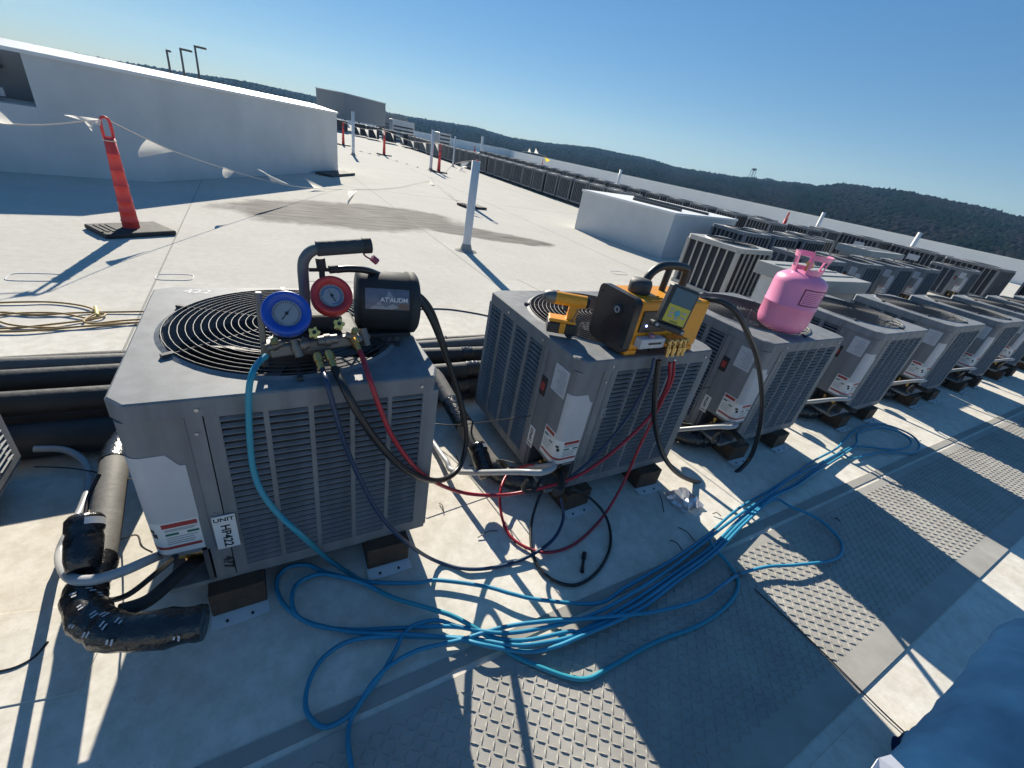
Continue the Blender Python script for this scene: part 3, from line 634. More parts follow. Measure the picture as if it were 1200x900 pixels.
# ================================================================ OTHER CONDENSERS
def make_slotted(w, d, h, n, m='beige'):
    """condenser with tall vertical slots on every side"""
    u = thing('slotted_condenser', (0, 0, 0), 'x', 'condenser'); P = M[m]
    MB().box((-0.01, -0.01, 0.0), (w+0.01, d+0.01, 0.05)).build('base_pan', P, u)
    MB().box((0.03, 0.03, 0.05), (w-0.03, d-0.03, h-0.06)).build('coil', M['coil'], u)
    cw = 0.05
    for x in (0, w-cw):
        for y in (0, d-cw): MB().box((x, y, 0.05), (x+cw, y+cw, h-0.05)).build('corner_post', P, u)
    q = MB()
    for k in range(1, n):
        t = k/n; a = cw+(w-2*cw)*t; c = cw+(d-2*cw)*t
        q.box((a-0.011, 0.004, 0.05), (a+0.011, 0.02, h-0.05)); q.box((a-0.011, d-0.02, 0.05), (a+0.011, d-0.004, h-0.05))
        q.box((0.004, c-0.011, 0.05), (0.02, c+0.011, h-0.05)); q.box((w-0.02, c-0.011, 0.05), (w-0.004, c+0.011, h-0.05))
    g = q.build('grille_bars', P, u); g['kind'] = 'stuff'
    q = MB(); r = min(w, d)*0.42; cx, cy = w/2, d/2; N = 40; vs = []
    for i in range(N):
        t = 2*math.pi*(i+0.5)/N; dx, dy = math.cos(t), math.sin(t); k = min((w/2+0.012)/max(1e-6, abs(dx)), (d/2+0.012)/max(1e-6, abs(dy)))
        vs += [(cx+dx*k, cy+dy*k, h-0.06), (cx+dx*k, cy+dy*k, h), (cx+dx*r*1.03, cy+dy*r*1.03, h), (cx+dx*r, cy+dy*r, h+0.012), (cx+dx*r, cy+dy*r, h-0.08)]
    q.add(vs, [(i*5+a, ((i+1) % N)*5+a, ((i+1) % N)*5+a+1, i*5+a+1) for i in range(N) for a in range(4)]); q.build('top_panel', P, u)
    q = MB(); rr = 0.06
    while rr < r: q.tube([(cx+rr*math.cos(t), cy+rr*math.sin(t), h+0.008) for t in [2*math.pi*k/28 for k in range(28)]], 0.003, 4, closed=True); rr += 0.035
    for k in range(4): a = k*math.pi/4; q.tube([(cx-r*math.cos(a), cy-r*math.sin(a), h+0.004), (cx+r*math.cos(a), cy+r*math.sin(a), h+0.004)], 0.004, 4)
    q.build('fan_guard', M['wire'], u)
    MB().cyl((cx, cy, h-0.2), (cx, cy, h-0.075), r*0.99, n=28).build('fan_well', M['inner'], u)
    if d > 1:
        q = MB(); q.box((-0.006, d*0.30, h*0.60), (0.0035, d*0.55, h*0.80)); q.build('rating_plate', M['plate'], u)
    return u
def place(o, x, y, z, rz, label, group=None):
    o.location = (x, y, z); o.rotation_euler = (0, 0, rz); o['label'] = label
    if group: o['group'] = group
S0 = make_slotted(0.84, 0.84, 0.70, 6)
place(S0, 5.72, 2.46, 0.05, R(3), 'pale slotted condenser alone between the white curb and the metal pipe hood', None)
S1 = make_slotted(0.80, 0.80, 0.70, 7, 'paint'); used = False
def far(x, y, rz, label, group, z=0.06, src=None):
    global used
    if not used and src is None: o = S1; used = True
    else: o = copy_tree(src or S1)
    place(o, x, y, z, rz, label, group); return o
SB = make_slotted(0.95, 1.25, 0.78, 9, 'paint2')
G2 = 'slotted condensers behind the second row'
for i, (x, y) in enumerate(((8.15, 4.05), (9.2, 4.1), (10.3, 4.1), (11.6, 4.55))):
    far(x, y, R(-2), 'slotted grey condenser in the short row between second row and parapet row', G2)
G3 = 'large condensers standing before the parapet'
for i, (x, y) in enumerate(((15.1, 8.2), (15.6, 6.9), (17.9, 7.4))):
    far(x, y, R(-5), 'dark slotted condenser before the parapet beside the leaning orange post', G3)
bigs = [(16.9, 5.4), (17.2, 4.0), (16.9, 2.55), (17.9, 1.0), (17.9, -0.7)]
for i, (x, y) in enumerate(bigs):
    o = SB if i == 0 else copy_tree(SB)
    place(o, x, y, 0.05, R(-6), 'large dark condenser with pale plate standing in line before the parapet', G3)
# second row, same model as the walkway row
G4 = 'grey condensers in the second row'
for i, x in enumerate((7.10, 8.35, 9.58, 10.8, 14.05)):
    o = copy_tree(U0); o.location = (x, 2.12 if i < 4 else 2.35, UB); o['group'] = G4
    o['label'] = 'grey condenser in the second row behind the metal pipe hood' if i < 4 else 'lone grey condenser past the second row, broad side showing'
# remove the front tag copies that only the first unit carries
def strip(o):
    for ch in list(o.children):
        if ch.name.startswith(('unit_tag', 'marker_number')):
            for g in list(ch.children): bpy.data.objects.remove(g)
            bpy.data.objects.remove(ch)
for o in [o for o in COL.objects if o.get('group') == G4]: strip(o)
# long row across the open roof
G5 = 'slotted condensers in the long row across the roof'
for k in range(27):
    y = 9.3+0.93*k
    far(9.72+0.035*(y-9.3)+random.uniform(-.04, .04), y, R(-2)+random.uniform(-.03, .03), 'slotted grey condenser in the long row across the open roof', G5, z=0.1)
G6 = 'condensers behind the long row'
for k in range(20):
    y = 6.6+1.15*k
    far(13.0+0.05*(y-6.6)+random.uniform(-.06, .06), y, R(-3), 'slotted grey condenser in the row behind the long row', G6, z=0.1)
for k in range(7):
    y = 31.5+1.6*k
    far(6.3-0.9*k+random.uniform(-.2, .2)+4, y+3, R(-8), 'slotted grey condenser clustered at the far end of the roof', 'condensers at the far roof end', z=0.1, src=SB)
# big rooftop unit on a stand far back
a = py(403, 109.5, 46); c = py(452, 118, 50); zb = py(404, 140, 46).z
rt = thing('rooftop_air_unit', (a.x, a.y, 0), 'big plain grey rooftop air unit on legs at the far roof end', 'air unit')
dx = c.x-a.x; dy = c.y-a.y
q = MB(); q.prism([(0, 0), (dx, dy), (dx-dy*0.5, dy+dx*0.5), (-dy*0.5, dx*0.5)], zb, a.z); q.build('housing', M['rtu'], rt)
q = MB(); q.prism([(-0.05, -0.05), (dx+0.05, dy-0.05), (dx-dy*0.5+0.05, dy+dx*0.5), (-dy*0.5-.05, dx*0.5)], a.z+0.001, a.z+0.07); q.build('lid', M['galv'], rt)
for fx, fy in ((0.1, 0.1), (dx-0.2, dy+0.1), (-dy*0.5+0.2, dx*0.5-0.2), (dx-dy*0.5-0.2, dy+dx*0.5-0.3)):
    MB().box((fx-0.07, fy-0.07, 0), (fx+0.07, fy+0.07, zb-0.001)).build('leg', M['darkmetal'], rt)
for (u, v, yy, w_, h_, lab) in ((471, 146, 44, 2.0, 1.7, 'pale metal air handler right of the big rooftop unit'), (459, 143, 55, 3.2, 2.2, 'wide dull air handler behind the big rooftop unit'), (519, 158, 40, 1.1, 1.4, 'small pale air handler past the far pipes')):
    g = py(u, v, yy); t = thing('air_handler', (g.x, g.y, 0), lab, 'air unit')
    MB().box((-w_/2, -0.6, 0.12), (w_/2, 0.6, h_), bev=0.02).build('housing', M['galv'] if w_ < 3 else M['rtu'], t)
    MB().box((-w_/2-0.05, -0.65, 0.0), (w_/2+0.05, 0.65, 0.118)).build('curb', M['darkmetal'], t)
    for k in range(4): MB().box((-w_/2+0.1, -0.63, 0.3+k*0.28), (w_/2-0.1, -0.602, 0.42+k*0.28)).build('louver', M['darkmetal'], t)
# sheet metal pipe hoods
def hood(x0, y0, x1, y1, h, label):
    t = thing('pipe_hood', ((x0+x1)/2, (y0+y1)/2, 0), label, 'pipe hood'); a, c = (x1-x0)/2, (y1-y0)/2
    MB().box((-a+0.07, -c+0.07, 0), (a-0.07, c-0.07, h-0.14)).build('housing', M['galv'], t)
    q = MB(); q.box((-a, -c, h-0.139), (a, c, h), bev=0.006); q.build('lid', M['beige'], t)
    for y in (-c/2, 0, c/2): MB().box((-a+0.05, y-0.01, h+0.0005), (a-0.05, y+0.01, h+0.012)).build('lid_seam', M['beige'], t)
    return t
hood(5.25, 1.14, 6.3, 1.9, 0.75, 'pale sheet metal pipe hood with overhanging lid just behind the pink tank')
hood(11.3, 3.25, 12.9, 3.95, 0.80, 'pale sheet metal pipe hood in front of the parapet condensers')
# ================================================================ POSTS, DELINEATORS, PENNANTS
def make_delineator():
    t = thing('delineator_post', (0, 0, 0), 'x', 'delineator')
    q = MB(); q.box((-0.29, -0.21, 0.0), (0.29, 0.21, 0.045), bev=0.012); base = q.build('rubber_base', M['rubber'], t)
    for k in range(4): MB().box((-0.29+0.045*k, -0.14, 0.0451), (-0.27+0.045*k, 0.14, 0.052)).build('base_rib', M['rubber'], base)
    prof = [(0.068, 0.045), (0.066, 0.10)]
    z = 0.10; r = 0.066
    for k in range(6):
        z2 = z+(0.09 if k < 2 else 0.135); r2 = r-0.0042; prof += [(r+0.004, z+0.001), (r+0.004, z+0.010), (r, z+0.014), (r2, z2)]; z, r = z2, r2
    prof += [(r, z), (r*0.9, z+0.01)]; ZT = z+0.01
    MB().lathe(prof, n=24).build('post', M['orange'], t)
    q = MB(); w_, hh = 0.034, 0.155
    P = [Vector((x_*1.0, 0, ZT+z_)) for x_, z_ in ((-0.034, -0.015), (-0.036, 0.05), (-0.034, 0.12), (-0.022, 0.145), (0.0, 0.155), (0.022, 0.145), (0.034, 0.12), (0.036, 0.05), (0.034, -0.015), (0.0, -0.02))]
    q.tube(P, 0.0125, 8, closed=True); q.cyl((0, 0, ZT-0.03), (0, 0, ZT-0.005), 0.04, n=16); q.build('handle', M['orange'], t)
    q = MB(); q.tube([((r+0.004)*math.cos(a), (r+0.004)*math.sin(a), ZT-0.03) for a in [2*math.pi*i/20 for i in range(20)]], 0.005, 5, closed=True); q.build('cord_loop', M['string'], t)
    return t
DL = make_delineator()
dspots = [((-0.77, 4.55), 'orange delineator post on a rubber base in front of the stucco bulkhead', 0.5), ((4.71, 8.69), 'orange delineator post right behind the nearest white pipe post', 0.2),
          ((6.81, 16.9), 'orange delineator post beside the second white pipe post', 0.1), ((5.84, 21.76), 'orange delineator post standing free before the far air handlers', 0.3), ((4.45, 24.3), 'orange delineator post by the far end of the bulkhead', 0.4)]
g1 = py(557, 168, 30); g2 = py(637, 183, 27)
dspots += [((g1.x, g1.y), 'orange delineator post behind the long condenser row', 0.0), ((g2.x, g2.y), 'orange delineator post with a yellow pennant behind the long condenser row', 0.0), ((14.75, 7.25), 'orange delineator post between the parapet and the dark condensers', 0.2)]
for i, ((x, y), lab, rz) in enumerate(dspots):
    o = DL if i == 0 else copy_tree(DL); place(o, x, y, 0.004 if i else 0.002, rz, lab, 'orange delineator posts')
DL.rotation_euler = (0, 0, 0.55); o.scale = (1.12, 1.12, 1.12)
def pipe_post(x, y, h, label, r=0.056, boot=True):
    t = thing('pipe_post', (x, y, 0), label, 'vent pipe', 'white pipe posts')
    MB().lathe([(r, 0.0), (r, h), (r-0.006, h), (r-0.006, h-0.15)], n=24).build('pipe', M['pvc'], t)
    if boot: MB().lathe([(r+0.10, 0.003), (r+0.03, 0.02), (r+0.008, 0.09), (r+0.002, 0.10)], n=24).build('membrane_boot', M['lap'], t)
    return t
pipe_post(2.84, 4.58, 1.14, 'white pipe post standing alone near the wet stain')
pipe_post(6.6, 17.25, 1.42, 'white pipe post beside an orange delineator'); pipe_post(3.93, 18.85, 1.5, 'white pipe post beyond the end of the bulkhead'); pipe_post(9.2, 21.5, 1.35, 'thin white pipe post at the long condenser row', 0.04)
for u, v in ((1079, 272.5), (966, 249), (728, 199), (566, 160)):
    g = px(u, v, 26.9+0.06*0) if u > 900 else py(u, v, 30 if u > 600 else 40); pipe_post(g.x, g.y, max(0.8, g.z), 'white pipe post standing near the parapet', 0.09 if u > 900 else 0.11, False)
# pennant string
def pen(q, a, c, tip, mi=0):
    a, c, tip = Vector(a), Vector(c), Vector(tip); nrm = (c-a).cross(tip-a).normalized(); N = 5; vs = []; 
    for i in range(N+1):
        t = i/N
        for j in range(N+1-i):
            s = 0.5 if N-i == 0 else j/(N-i)
            p = (a+(c-a)*s)*(1-t)+tip*t; vs.append(p+nrm*0.022*math.sin(3.0*t+2*s))
    idx = {}; k = 0
    for i in range(N+1):
        for j in range(N+1-i): idx[i, j] = k; k += 1
    fs = []
    for i in range(N):
        for j in range(N-i):
            fs.append((idx[i, j], idx[i, j+1], idx[i+1, j]))
            if j < N-i-1: fs.append((idx[i, j+1], idx[i+1, j+1], idx[i+1, j]))
    q.add(vs, fs, mi, True)
ps = thing('pennant_string', (-0.77, 4.55, 0), 'cord of white pennants running from the near orange post over the roof', 'pennants')
o3 = Vector((-0.77, 4.55, 0)); D1t = Vector((-0.77, 4.55, 0.96)); Sx = Vector((4.71, 8.69, 0.95))
def on_line(u, v, A, B):
    d = ray(u, v); dirv = (B-A); n3 = Vector((-dirv.y, dirv.x, 0)).normalized(); return CAM+d*((A-CAM).dot(n3)/d.dot(n3))
LB = Vector((2.6, 10.2, 0)); 
right = [D1t+Vector((0.04, 0, 0))]+[on_line(u, v, D1t, LB) for u, v in ((170, 162), (206, 178), (262, 197), (310, 211), (350, 219))]
right = [p_ if p_.z > 0.01 else Vector((p_.x, p_.y, 0.012)) for p_ in right]
gr = [pz(395, 222, 0.01), pz(430, 222, 0.01), pz(465, 220, 0.01), pz(505, 213, 0.03), pz(530, 232, 0.02), pz(548, 239, 0.05)]
left = [D1t-Vector((0.04, 0, 0)), py(60, 146, 4.35), py(0, 144.5, 4.2), py(-160, 130, 4.0)]
q = MB(); q.tube([p_-o3 for p_ in right+gr], 0.004, 5, sub=6); q.build('cord', M['string'], ps)
q = MB(); q.tube([p_-o3 for p_ in left], 0.005, 5, sub=6); q.build('cord', M['string'], ps)
def pp(u, v, A=D1t, B=LB): return on_line(u, v, A, B)-o3
for a, c, tip in (((172, 163), (205, 178), (161, 184)), ((262, 196), (277, 201), (263, 209))):
    q = MB(); pen(q, pp(*a), pp(*c), pp(*tip)); q.build('pennant', M['pennant'], ps)
for A, Cc in ((pp(318, 212.5), pp(338, 216.8)), (pz(368, 220.5, 0.03)-o3, pz(384, 222, 0.02)-o3)):
    q_ = MB(); pen(q_, A, Cc, A+Vector((-0.16, -0.10, 0.17))); q_.build('pennant', M['pennant'], ps)
q = MB(); pen(q, py(119, 140, 4.5)-o3, py(120, 148, 4.5)-o3, py(73, 134, 4.35)-o3); q.build('pennant', M['pennant'], ps)
q = MB(); pen(q, py(118, 141, 4.5)-o3, py(100, 145, 4.45)-o3, py(107, 152, 4.4)-o3); q.build('pennant', M['pennant'], ps)
q = MB(); pen(q, py(-20, 143, 4.2)-o3, py(16, 144.5, 4.23)-o3, py(-4, 128, 4.2)-o3); q.build('pennant', M['pennant'], ps)
q = MB(); pen(q, pz(408, 223, 0.02)-o3, pz(418, 222.5, 0.02)-o3, pz(407, 238, 0.02)-o3); q.build('pennant', M['pennant'], ps)
q = MB(); pen(q, pz(503, 216, 0.0)-o3, pz(510, 217, 0.0)-o3, pz(505, 216, 0.0)-o3+Vector((0, 0, 0.22))); q.build('pennant', M['pennant'], ps)
ps2 = thing('pennant_string', (6.81, 16.9, 0), 'cord of white pennants strung between the far orange posts', 'pennants'); o4 = Vector((6.81, 16.9, 0))
ch = [Vector((4.45, 24.3, 1.0)), Vector((5.1, 23.1, 0.9)), Vector((5.84, 21.76, 1.0)), Vector((6.35, 19.3, 0.86)), Vector((6.81, 16.9, 1.0)), Vector((7.9, 15.0, 0.75)), Vector((4.71, 8.69, 0.98))]
ch = ch[:5]
q = MB(); q.tube([p_-o4 for p_ in ch], 0.008, 5, sub=8); q.build('cord', M['string'], ps2)
sp = spline(ch, 8)
for i in range(3, len(sp)-2, 3):
    q = MB(); a = sp[i]-o4; d = (sp[i+1]-sp[i]).normalized()*0.22; pen(q, a, a+d, a+d*0.5+Vector((0.12, -0.1, -0.42))); q.build('pennant', M['pennant'], ps2)
ps3 = thing('pennant_string', (4.71, 8.69, 0), 'short cord with white pennants flying behind the nearest pipe post', 'pennants'); o5 = Vector((4.71, 8.69, 0))
ch = [Vector((4.71, 8.69, 0.98)), py(540, 190, 9.5), py(528, 196, 10.2), py(520, 205, 11.5)]
q = MB(); q.tube([p_-o5 for p_ in ch], 0.006, 5, sub=6); q.build('cord', M['string'], ps3)
q = MB(); pen(q, py(550, 190, 8.8)-o5, py(541, 191, 9.4)-o5, py(538, 205, 9.4)-o5); q.build('pennant', M['pennant'], ps3)
q = MB(); pen(q, py(548, 196, 8.8)-o5, py(543, 196, 9)-o5, py(534, 199, 9)-o5); q.build('pennant', M['pennant'], ps3)
ps4 = thing('pennant_string', (g2.x, g2.y, 0), 'short cord with a yellow pennant behind the long condenser row', 'pennants'); o6 = Vector((g2.x, g2.y, 0))
q = MB(); q.tube([py(u, v, g2.y)-o6 for u, v in ((612, 177.5), (620, 178), (630, 180), (637, 182), (644, 186))], 0.012, 5, sub=4); q.build('cord', M['string'], ps4)
for (a, c, tip, m_) in (((638, 184), (640, 190), (645, 188), 'pennanty'), ((618, 178), (622, 179), (621, 173), 'pennant'), ((626, 179), (631, 180.5), (628, 173), 'pennant')):
    q = MB(); pen(q, py(*a, g2.y)-o6, py(*c, g2.y)-o6, py(*tip, g2.y)-o6); q.build('pennant', M[m_], ps4)
# ================================================================ FAR LANDMARKS
for i, (u, v0, v1) in enumerate(((195, 58, 95), (211, 56, 95), (228, 53, 98))):
    top = py(u, v0, 70); z0 = -10
    t = thing('lamp_post', (top.x, top.y, -16), 'tall thin lamp post beyond the bulkhead' + (' with twin heads' if i == 2 else (' with one arm' if i == 1 else ' seen edge-on')), 'lamp post', 'lamp posts beyond the bulkhead')
    hgt = top.z+16
    MB().cyl((0, 0, 0), (0, 0, hgt), 0.16, 0.1, n=8).build('pole', M['darkmetal'], t)
    MB().box((0, -0.25, hgt-0.2), (1.1 if i else 0.4, 0.25, hgt), bev=0.04).build('lamp_head', M['darkmetal'], t)
a = 55.2; r_ = ridge_r(a)*0.99; zt = CAM.z+r_*math.tan(R(2.35)); z0 = hill_z(a, r_)
t = thing('water_tower', (CAM.x+r_*math.sin(R(a)), CAM.y+r_*math.cos(R(a)), z0), 'dark water tower on legs standing on the wooded ridge', 'water tower'); hh = zt-z0; t.scale = (1.7, 1.7, 1.12)
MB().lathe([(0.01, hh+0.8), (2.6, hh), (3.4, hh-1.5), (3.0, hh-3.4), (1.0, hh-4.2), (0.01, hh-4.2)], n=16).build('tank', M['darkmetal'], t)
for k in range(4): x, y = (2.3*(1 if k % 2 else -1), 2.3*(1 if k//2 else -1)); MB().cyl((x*1.2, y*1.2, 0), (x*0.9, y*0.9, hh-3.2), 0.35, n=6).build('leg', M['darkmetal'], t)
a = 57.0; r_ = ridge_r(a)*0.97; z0 = hill_z(a, r_)
t = thing('ridge_building', (CAM.x+r_*math.sin(R(a)), CAM.y+r_*math.cos(R(a)), z0), 'long low flat roofed building on the ridge beside the water tower', 'building'); t.rotation_euler.z = R(-a)
MB().box((-8, -4, 0), (8, 4, 8.6)).build('wall', M['rtu'], t); MB().box((-8.4, -4.4, 8.601), (8.4, 4.4, 9.2)).build('roof', M['darkmetal'], t)
for k in range(6): MB().box((-7.2+k*2.5, -4.08, 5.5), (-5.6+k*2.5, -4.002, 7.4)).build('window', M['glass'], t)
# ================================================================ PIPES BEHIND AND BETWEEN THE UNITS
bund = [(0.93, 0.075, 0.070, 'foam'), (1.06, 0.060, 0.055, 'foam'), (1.17, 0.055, 0.050, 'foam'), (1.29, 0.065, 0.060, 'foam'), (1.41, 0.055, 0.050, 'foamgrey'), (1.52, 0.060, 0.055, 'foam'), (1.00, 0.185, 0.050, 'foam'), (1.22, 0.165, 0.052, 'foam'), (1.34, 0.175, 0.045, 'foamgrey'), (1.62, 0.045, 0.042, 'foam')]
where = ['hugging the condensers, lowest layer', 'second in, lowest layer', 'third in, lowest layer', 'fourth in, lowest layer', 'faded, fifth in, lowest layer', 'sixth in, lowest layer', 'riding on top beside the condensers', 'riding on top mid bundle', 'faded, riding on top mid bundle', 'thin, outermost toward the open roof']
for i, (y, z, r, m_) in enumerate(bund):
    t = thing('insulated_pipe', (0, y, 0), 'long black insulated pipe of the bundle behind the row, %s' % where[i], 'pipe', 'insulated pipes behind the walkway row')
    P = []; ph = random.random()*6
    for k in range(60):
        x = -4+k*0.32; P.append(Vector((x, 0.022*math.sin(x*1.3+ph)+0.012*math.sin(x*3.1+ph*2), z+0.004+0.008*math.sin(x*2.2+ph*3))))
    MB().tube(P, r, 14).build('pipe_run', M[m_], t)
    for x in [-0.35+random.uniform(-.1, .1)+1.25*k for k in range(4)]:
        xx = x+random.uniform(-0.1, 0.5); j = min(58, max(0, int((xx+4)/0.32))); f_ = (xx+4)/0.32-j; c = P[j].lerp(P[j+1], f_); c2 = P[j].lerp(P[j+1], min(1, f_+0.25))
        MB().cyl(c, c2, r+0.003, n=14).build('tape_wrap', M['tape'], t)
def scaled(L, dx): return [p_+Vector((dx, 0, 0)) for p_ in L]
# suction line between the striped unit and the gauge unit, with taped elbow
riser = [Vector((-0.12, 0.99, 0.19)), pz(142, 522, 0.23), pz(132, 562, 0.25), pz(124, 612, 0.25), pz(113, 662, 0.25), pz(99, 702, 0.25), pz(112, 730, 0.25), pz(150, 741, 0.25), pz(240, 729, 0.245)]
riser2 = [Vector((-0.19, 0.98, 0.19)), Vector((-0.17, 0.70, 0.13)), Vector((-0.15, 0.42, 0.085)), Vector((-0.12, 0.24, 0.062)), Vector((-0.05, 0.15, 0.058)), Vector((0.02, 0.12, 0.06)), Vector((0.07, 0.11, 0.066))]
def line_set(dx, idx, lab):
    org = Vector((dx-0.0125, 0, 0)); sh = lambda L: [p_+Vector((dx, 0, 0))-org for p_ in L]
    t = thing('suction_line', org, 'fat insulated suction line with taped elbow, %s' % lab, 'pipe', 'suction lines between the condensers')
    Pp = spline(sh(riser if idx == 0 else riser2), 8); cut = int(len(Pp)*0.52)
    MB().tube(Pp[:cut+1], 0.038 if idx == 0 else 0.043, 16).build('grey_sleeve', M['foamgrey'], t)
    wob = lambda q_: (0.0425 if idx == 0 else 0.05)+0.0022*math.sin(q_*31)+0.0015*math.sin(q_*73)+0.001*math.sin(q_*151)
    MB().tube(Pp[cut-2:], wob, 18).build('taped_elbow', M['tape'], t)
    if idx == 0:
        q = MB(); El = Pp[cut+4:]; 
        for j in range(2, len(El)-3, 2):
            for a_ in (-0.4, 0.4):
                d_ = (El[j+1]-El[j]).normalized(); up_ = (CAM-org-El[j]).normalized(); up_ = (up_-d_*up_.dot(d_)).normalized(); sd_ = d_.cross(up_); aa = a_+random.uniform(-0.3, 0.3)
                if random.random() < 0.45: continue
                nn_ = up_*math.cos(aa)+sd_*math.sin(aa); c_ = El[j]+nn_*0.0462; tg = nn_.cross(d_)
                for k_ in range(2):
                    w1 = random.uniform(0.004, 0.007); c2_ = c_+d_*(0.009*k_)+tg*random.uniform(-0.004, 0.004); q.add([c2_-d_*0.002-tg*w1, c2_+d_*0.002-tg*w1, c2_+d_*0.0035+tg*w1, c2_-d_*0.001+tg*w1], [(0, 1, 2, 3)])
        o_ = q.build('tape_print', M['plate'], t); o_['kind'] = 'stuff'
    MB().tube(Pp[7:13], 0.041 if idx == 0 else 0.0465, 16).build('tape_wrap', M['tape'], t)
    # thin liquid line
    t2 = thing('liquid_line', org, 'thin black liquid line curling to the valves, %s' % lab, 'pipe', 'liquid lines between the condensers')
    L = [pz(98, 690, 0.25), pz(104, 700, 0.20), pz(122, 704, 0.17), pz(150, 697, 0.17), pz(185, 670, 0.18), px(206, 652, 0.03)]
    MB().tube(sh(L), 0.0075, 8, sub=6).build('tube_run', M['cable'], t2)
    L = [pz(140, 716, 0.24), pz(175, 703, 0.22), pz(215, 668, 0.20), px(232, 655, 0.06)]
    MB().tube(sh(L), 0.017, 10, sub=6).build('foam_sleeve', M['foam'], t2)
    # filter drier jar
    t3 = thing('filter_jar', org, 'black jar shaped filter with white band, %s' % lab, 'filter', 'filter jars between the condensers')
    a = pz(100, 604, 0.36 if idx == 0 else 0.2)+Vector((dx, 0, 0))-org; c = pz(97, 668, 0.29 if idx == 0 else 0.12)+Vector((dx, 0, 0))-org; ax = (c-a)
    js = 0.86 if idx == 0 else 0.9
    MB().lathe([(r0*js, z0) for r0, z0 in ((0.004, 0), (0.038, 0.002), (0.046, 0.012), (0.046, 0.040), (0.041, 0.046), (0.045, 0.06), (0.043, ax.length*0.8), (0.036, ax.length), (0.004, ax.length+0.003))], c=a, axis=ax, n=20).build('jar_body', M['tape'], t3)
    MB().lathe([(0.0466*js, 0.016), (0.0466*js, 0.034)], c=a, axis=ax, n=20, a0=0.5, a1=3.6).build('band_label', M['white'], t3)
    MB().tube([a-ax.normalized()*0.0, a-ax.normalized()*0.03+Vector((0.0, 0.03, 0)), a+Vector((0.02, 0.10, 0.05))], 0.005, 6, sub=5).build('copper_tail', M['cable'], t3)
    # grey flexible conduit
    t4 = thing('flex_conduit', org, 'grey flexible conduit looping down, %s' % lab, 'conduit', 'flexible conduits between the condensers')
    L = [px(40, 526, -0.50), px(75, 527, -0.42), px(98, 540, -0.36), px(105, 563, -0.33), px(95, 597, -0.32), px(78, 628, -0.32), px(70, 652, -0.31), pz(80, 675, 0.27), pz(105, 680, 0.30), pz(140, 671, 0.30), pz(175, 656, 0.27), px(212, 640, 0.0), px(236, 632, 0.06)]
    MB().tube(sh(L), 0.0125, 12, sub=6).build('conduit_run', M['conduit'], t4)
    c = sh([px(222, 637, 0.02)])[0]; MB().cyl(c-Vector((0.012, 0, 0)), c+Vector((0.02, 0.0, 0.003)), 0.018, n=12).build('conduit_fitting', M['blackhose'], t4)
    t5 = thing('control_wire', org, 'thin black control wire sagging, %s' % lab, 'wire', 'control wires between the condensers')
    L = [px(40, 547, -0.5), px(75, 548, -0.42), px(105, 552, -0.33), px(140, 560, -0.2), px(160, 561, -0.05)]
    MB().tube(sh(L), 0.0026, 6, sub=6).build('wire_run', M['cable'], t5)
    L = [px(118, 615, -0.25), px(122, 632, -0.24), px(140, 632, -0.2), px(160, 627, -0.12), px(166, 640, -0.08), px(178, 647, -0.03)]
    MB().tube(sh(L), 0.0026, 6, sub=6).build('wire_run', M['cable'], t5)
labs = ['between the striped condenser and the gauge condenser', 'between the gauge condenser and the pump condenser', 'between the pump condenser and the tank condenser', 'one condenser past the pink tank', 'two condensers past the pink tank', 'three condensers past the tank', 'four condensers past the tank']
for k in range(7): line_set(UXS[k]-UXS[0], k, labs[k])
# ================================================================ MACHINES ON THE CONDENSERS
zT = UB+UH
# ---- gauge / recovery machine on the first unit
gm = thing('gauge_machine', (0.45, 0.2, zT), 'black recovery machine with blue and red dial gauges on the nearest condenser', 'gauge set'); og = Vector((0.45, 0.2, zT))
def G(v): return Vector(v)-og
q = MB(); q.box((-0.13, -0.035, 0.024), (0.10, 0.14, 0.07), bev=0.008); q.box((-0.12, -0.02, 0.0705), (0.05, 0.13, 0.12), bev=0.01); q.build('machine_base', M['mblack'], gm)
for x, y in ((-0.11, -0.02), (0.08, -0.02), (-0.11, 0.12), (0.08, 0.12)): MB().cyl((x, y, 0.016), (x, y, 0.024), 0.014, n=10).build('rubber_foot', M['rubber'], gm)
# motor drum
mc = G((0.655, 0.305, 0.868)); ax = Vector((1, -0.10, -0.02)).normalized(); L0 = mc-ax*0.095; rr = 0.096
mo = MB().lathe([(0.01, 0), (rr-0.012, 0.001), (rr-0.002, 0.008), (rr, 0.016), (rr, 0.155), (rr+0.004, 0.156), (rr+0.004, 0.182), (rr-0.006, 0.19), (0.01, 0.192)], c=L0, axis=ax, n=40).build('motor_drum', M['mblack'], gm)
MB().box((0.11, 0.03, 0.022), (0.27, 0.18, 0.036), bev=0.003).build('motor_foot', M['mblack'], gm)
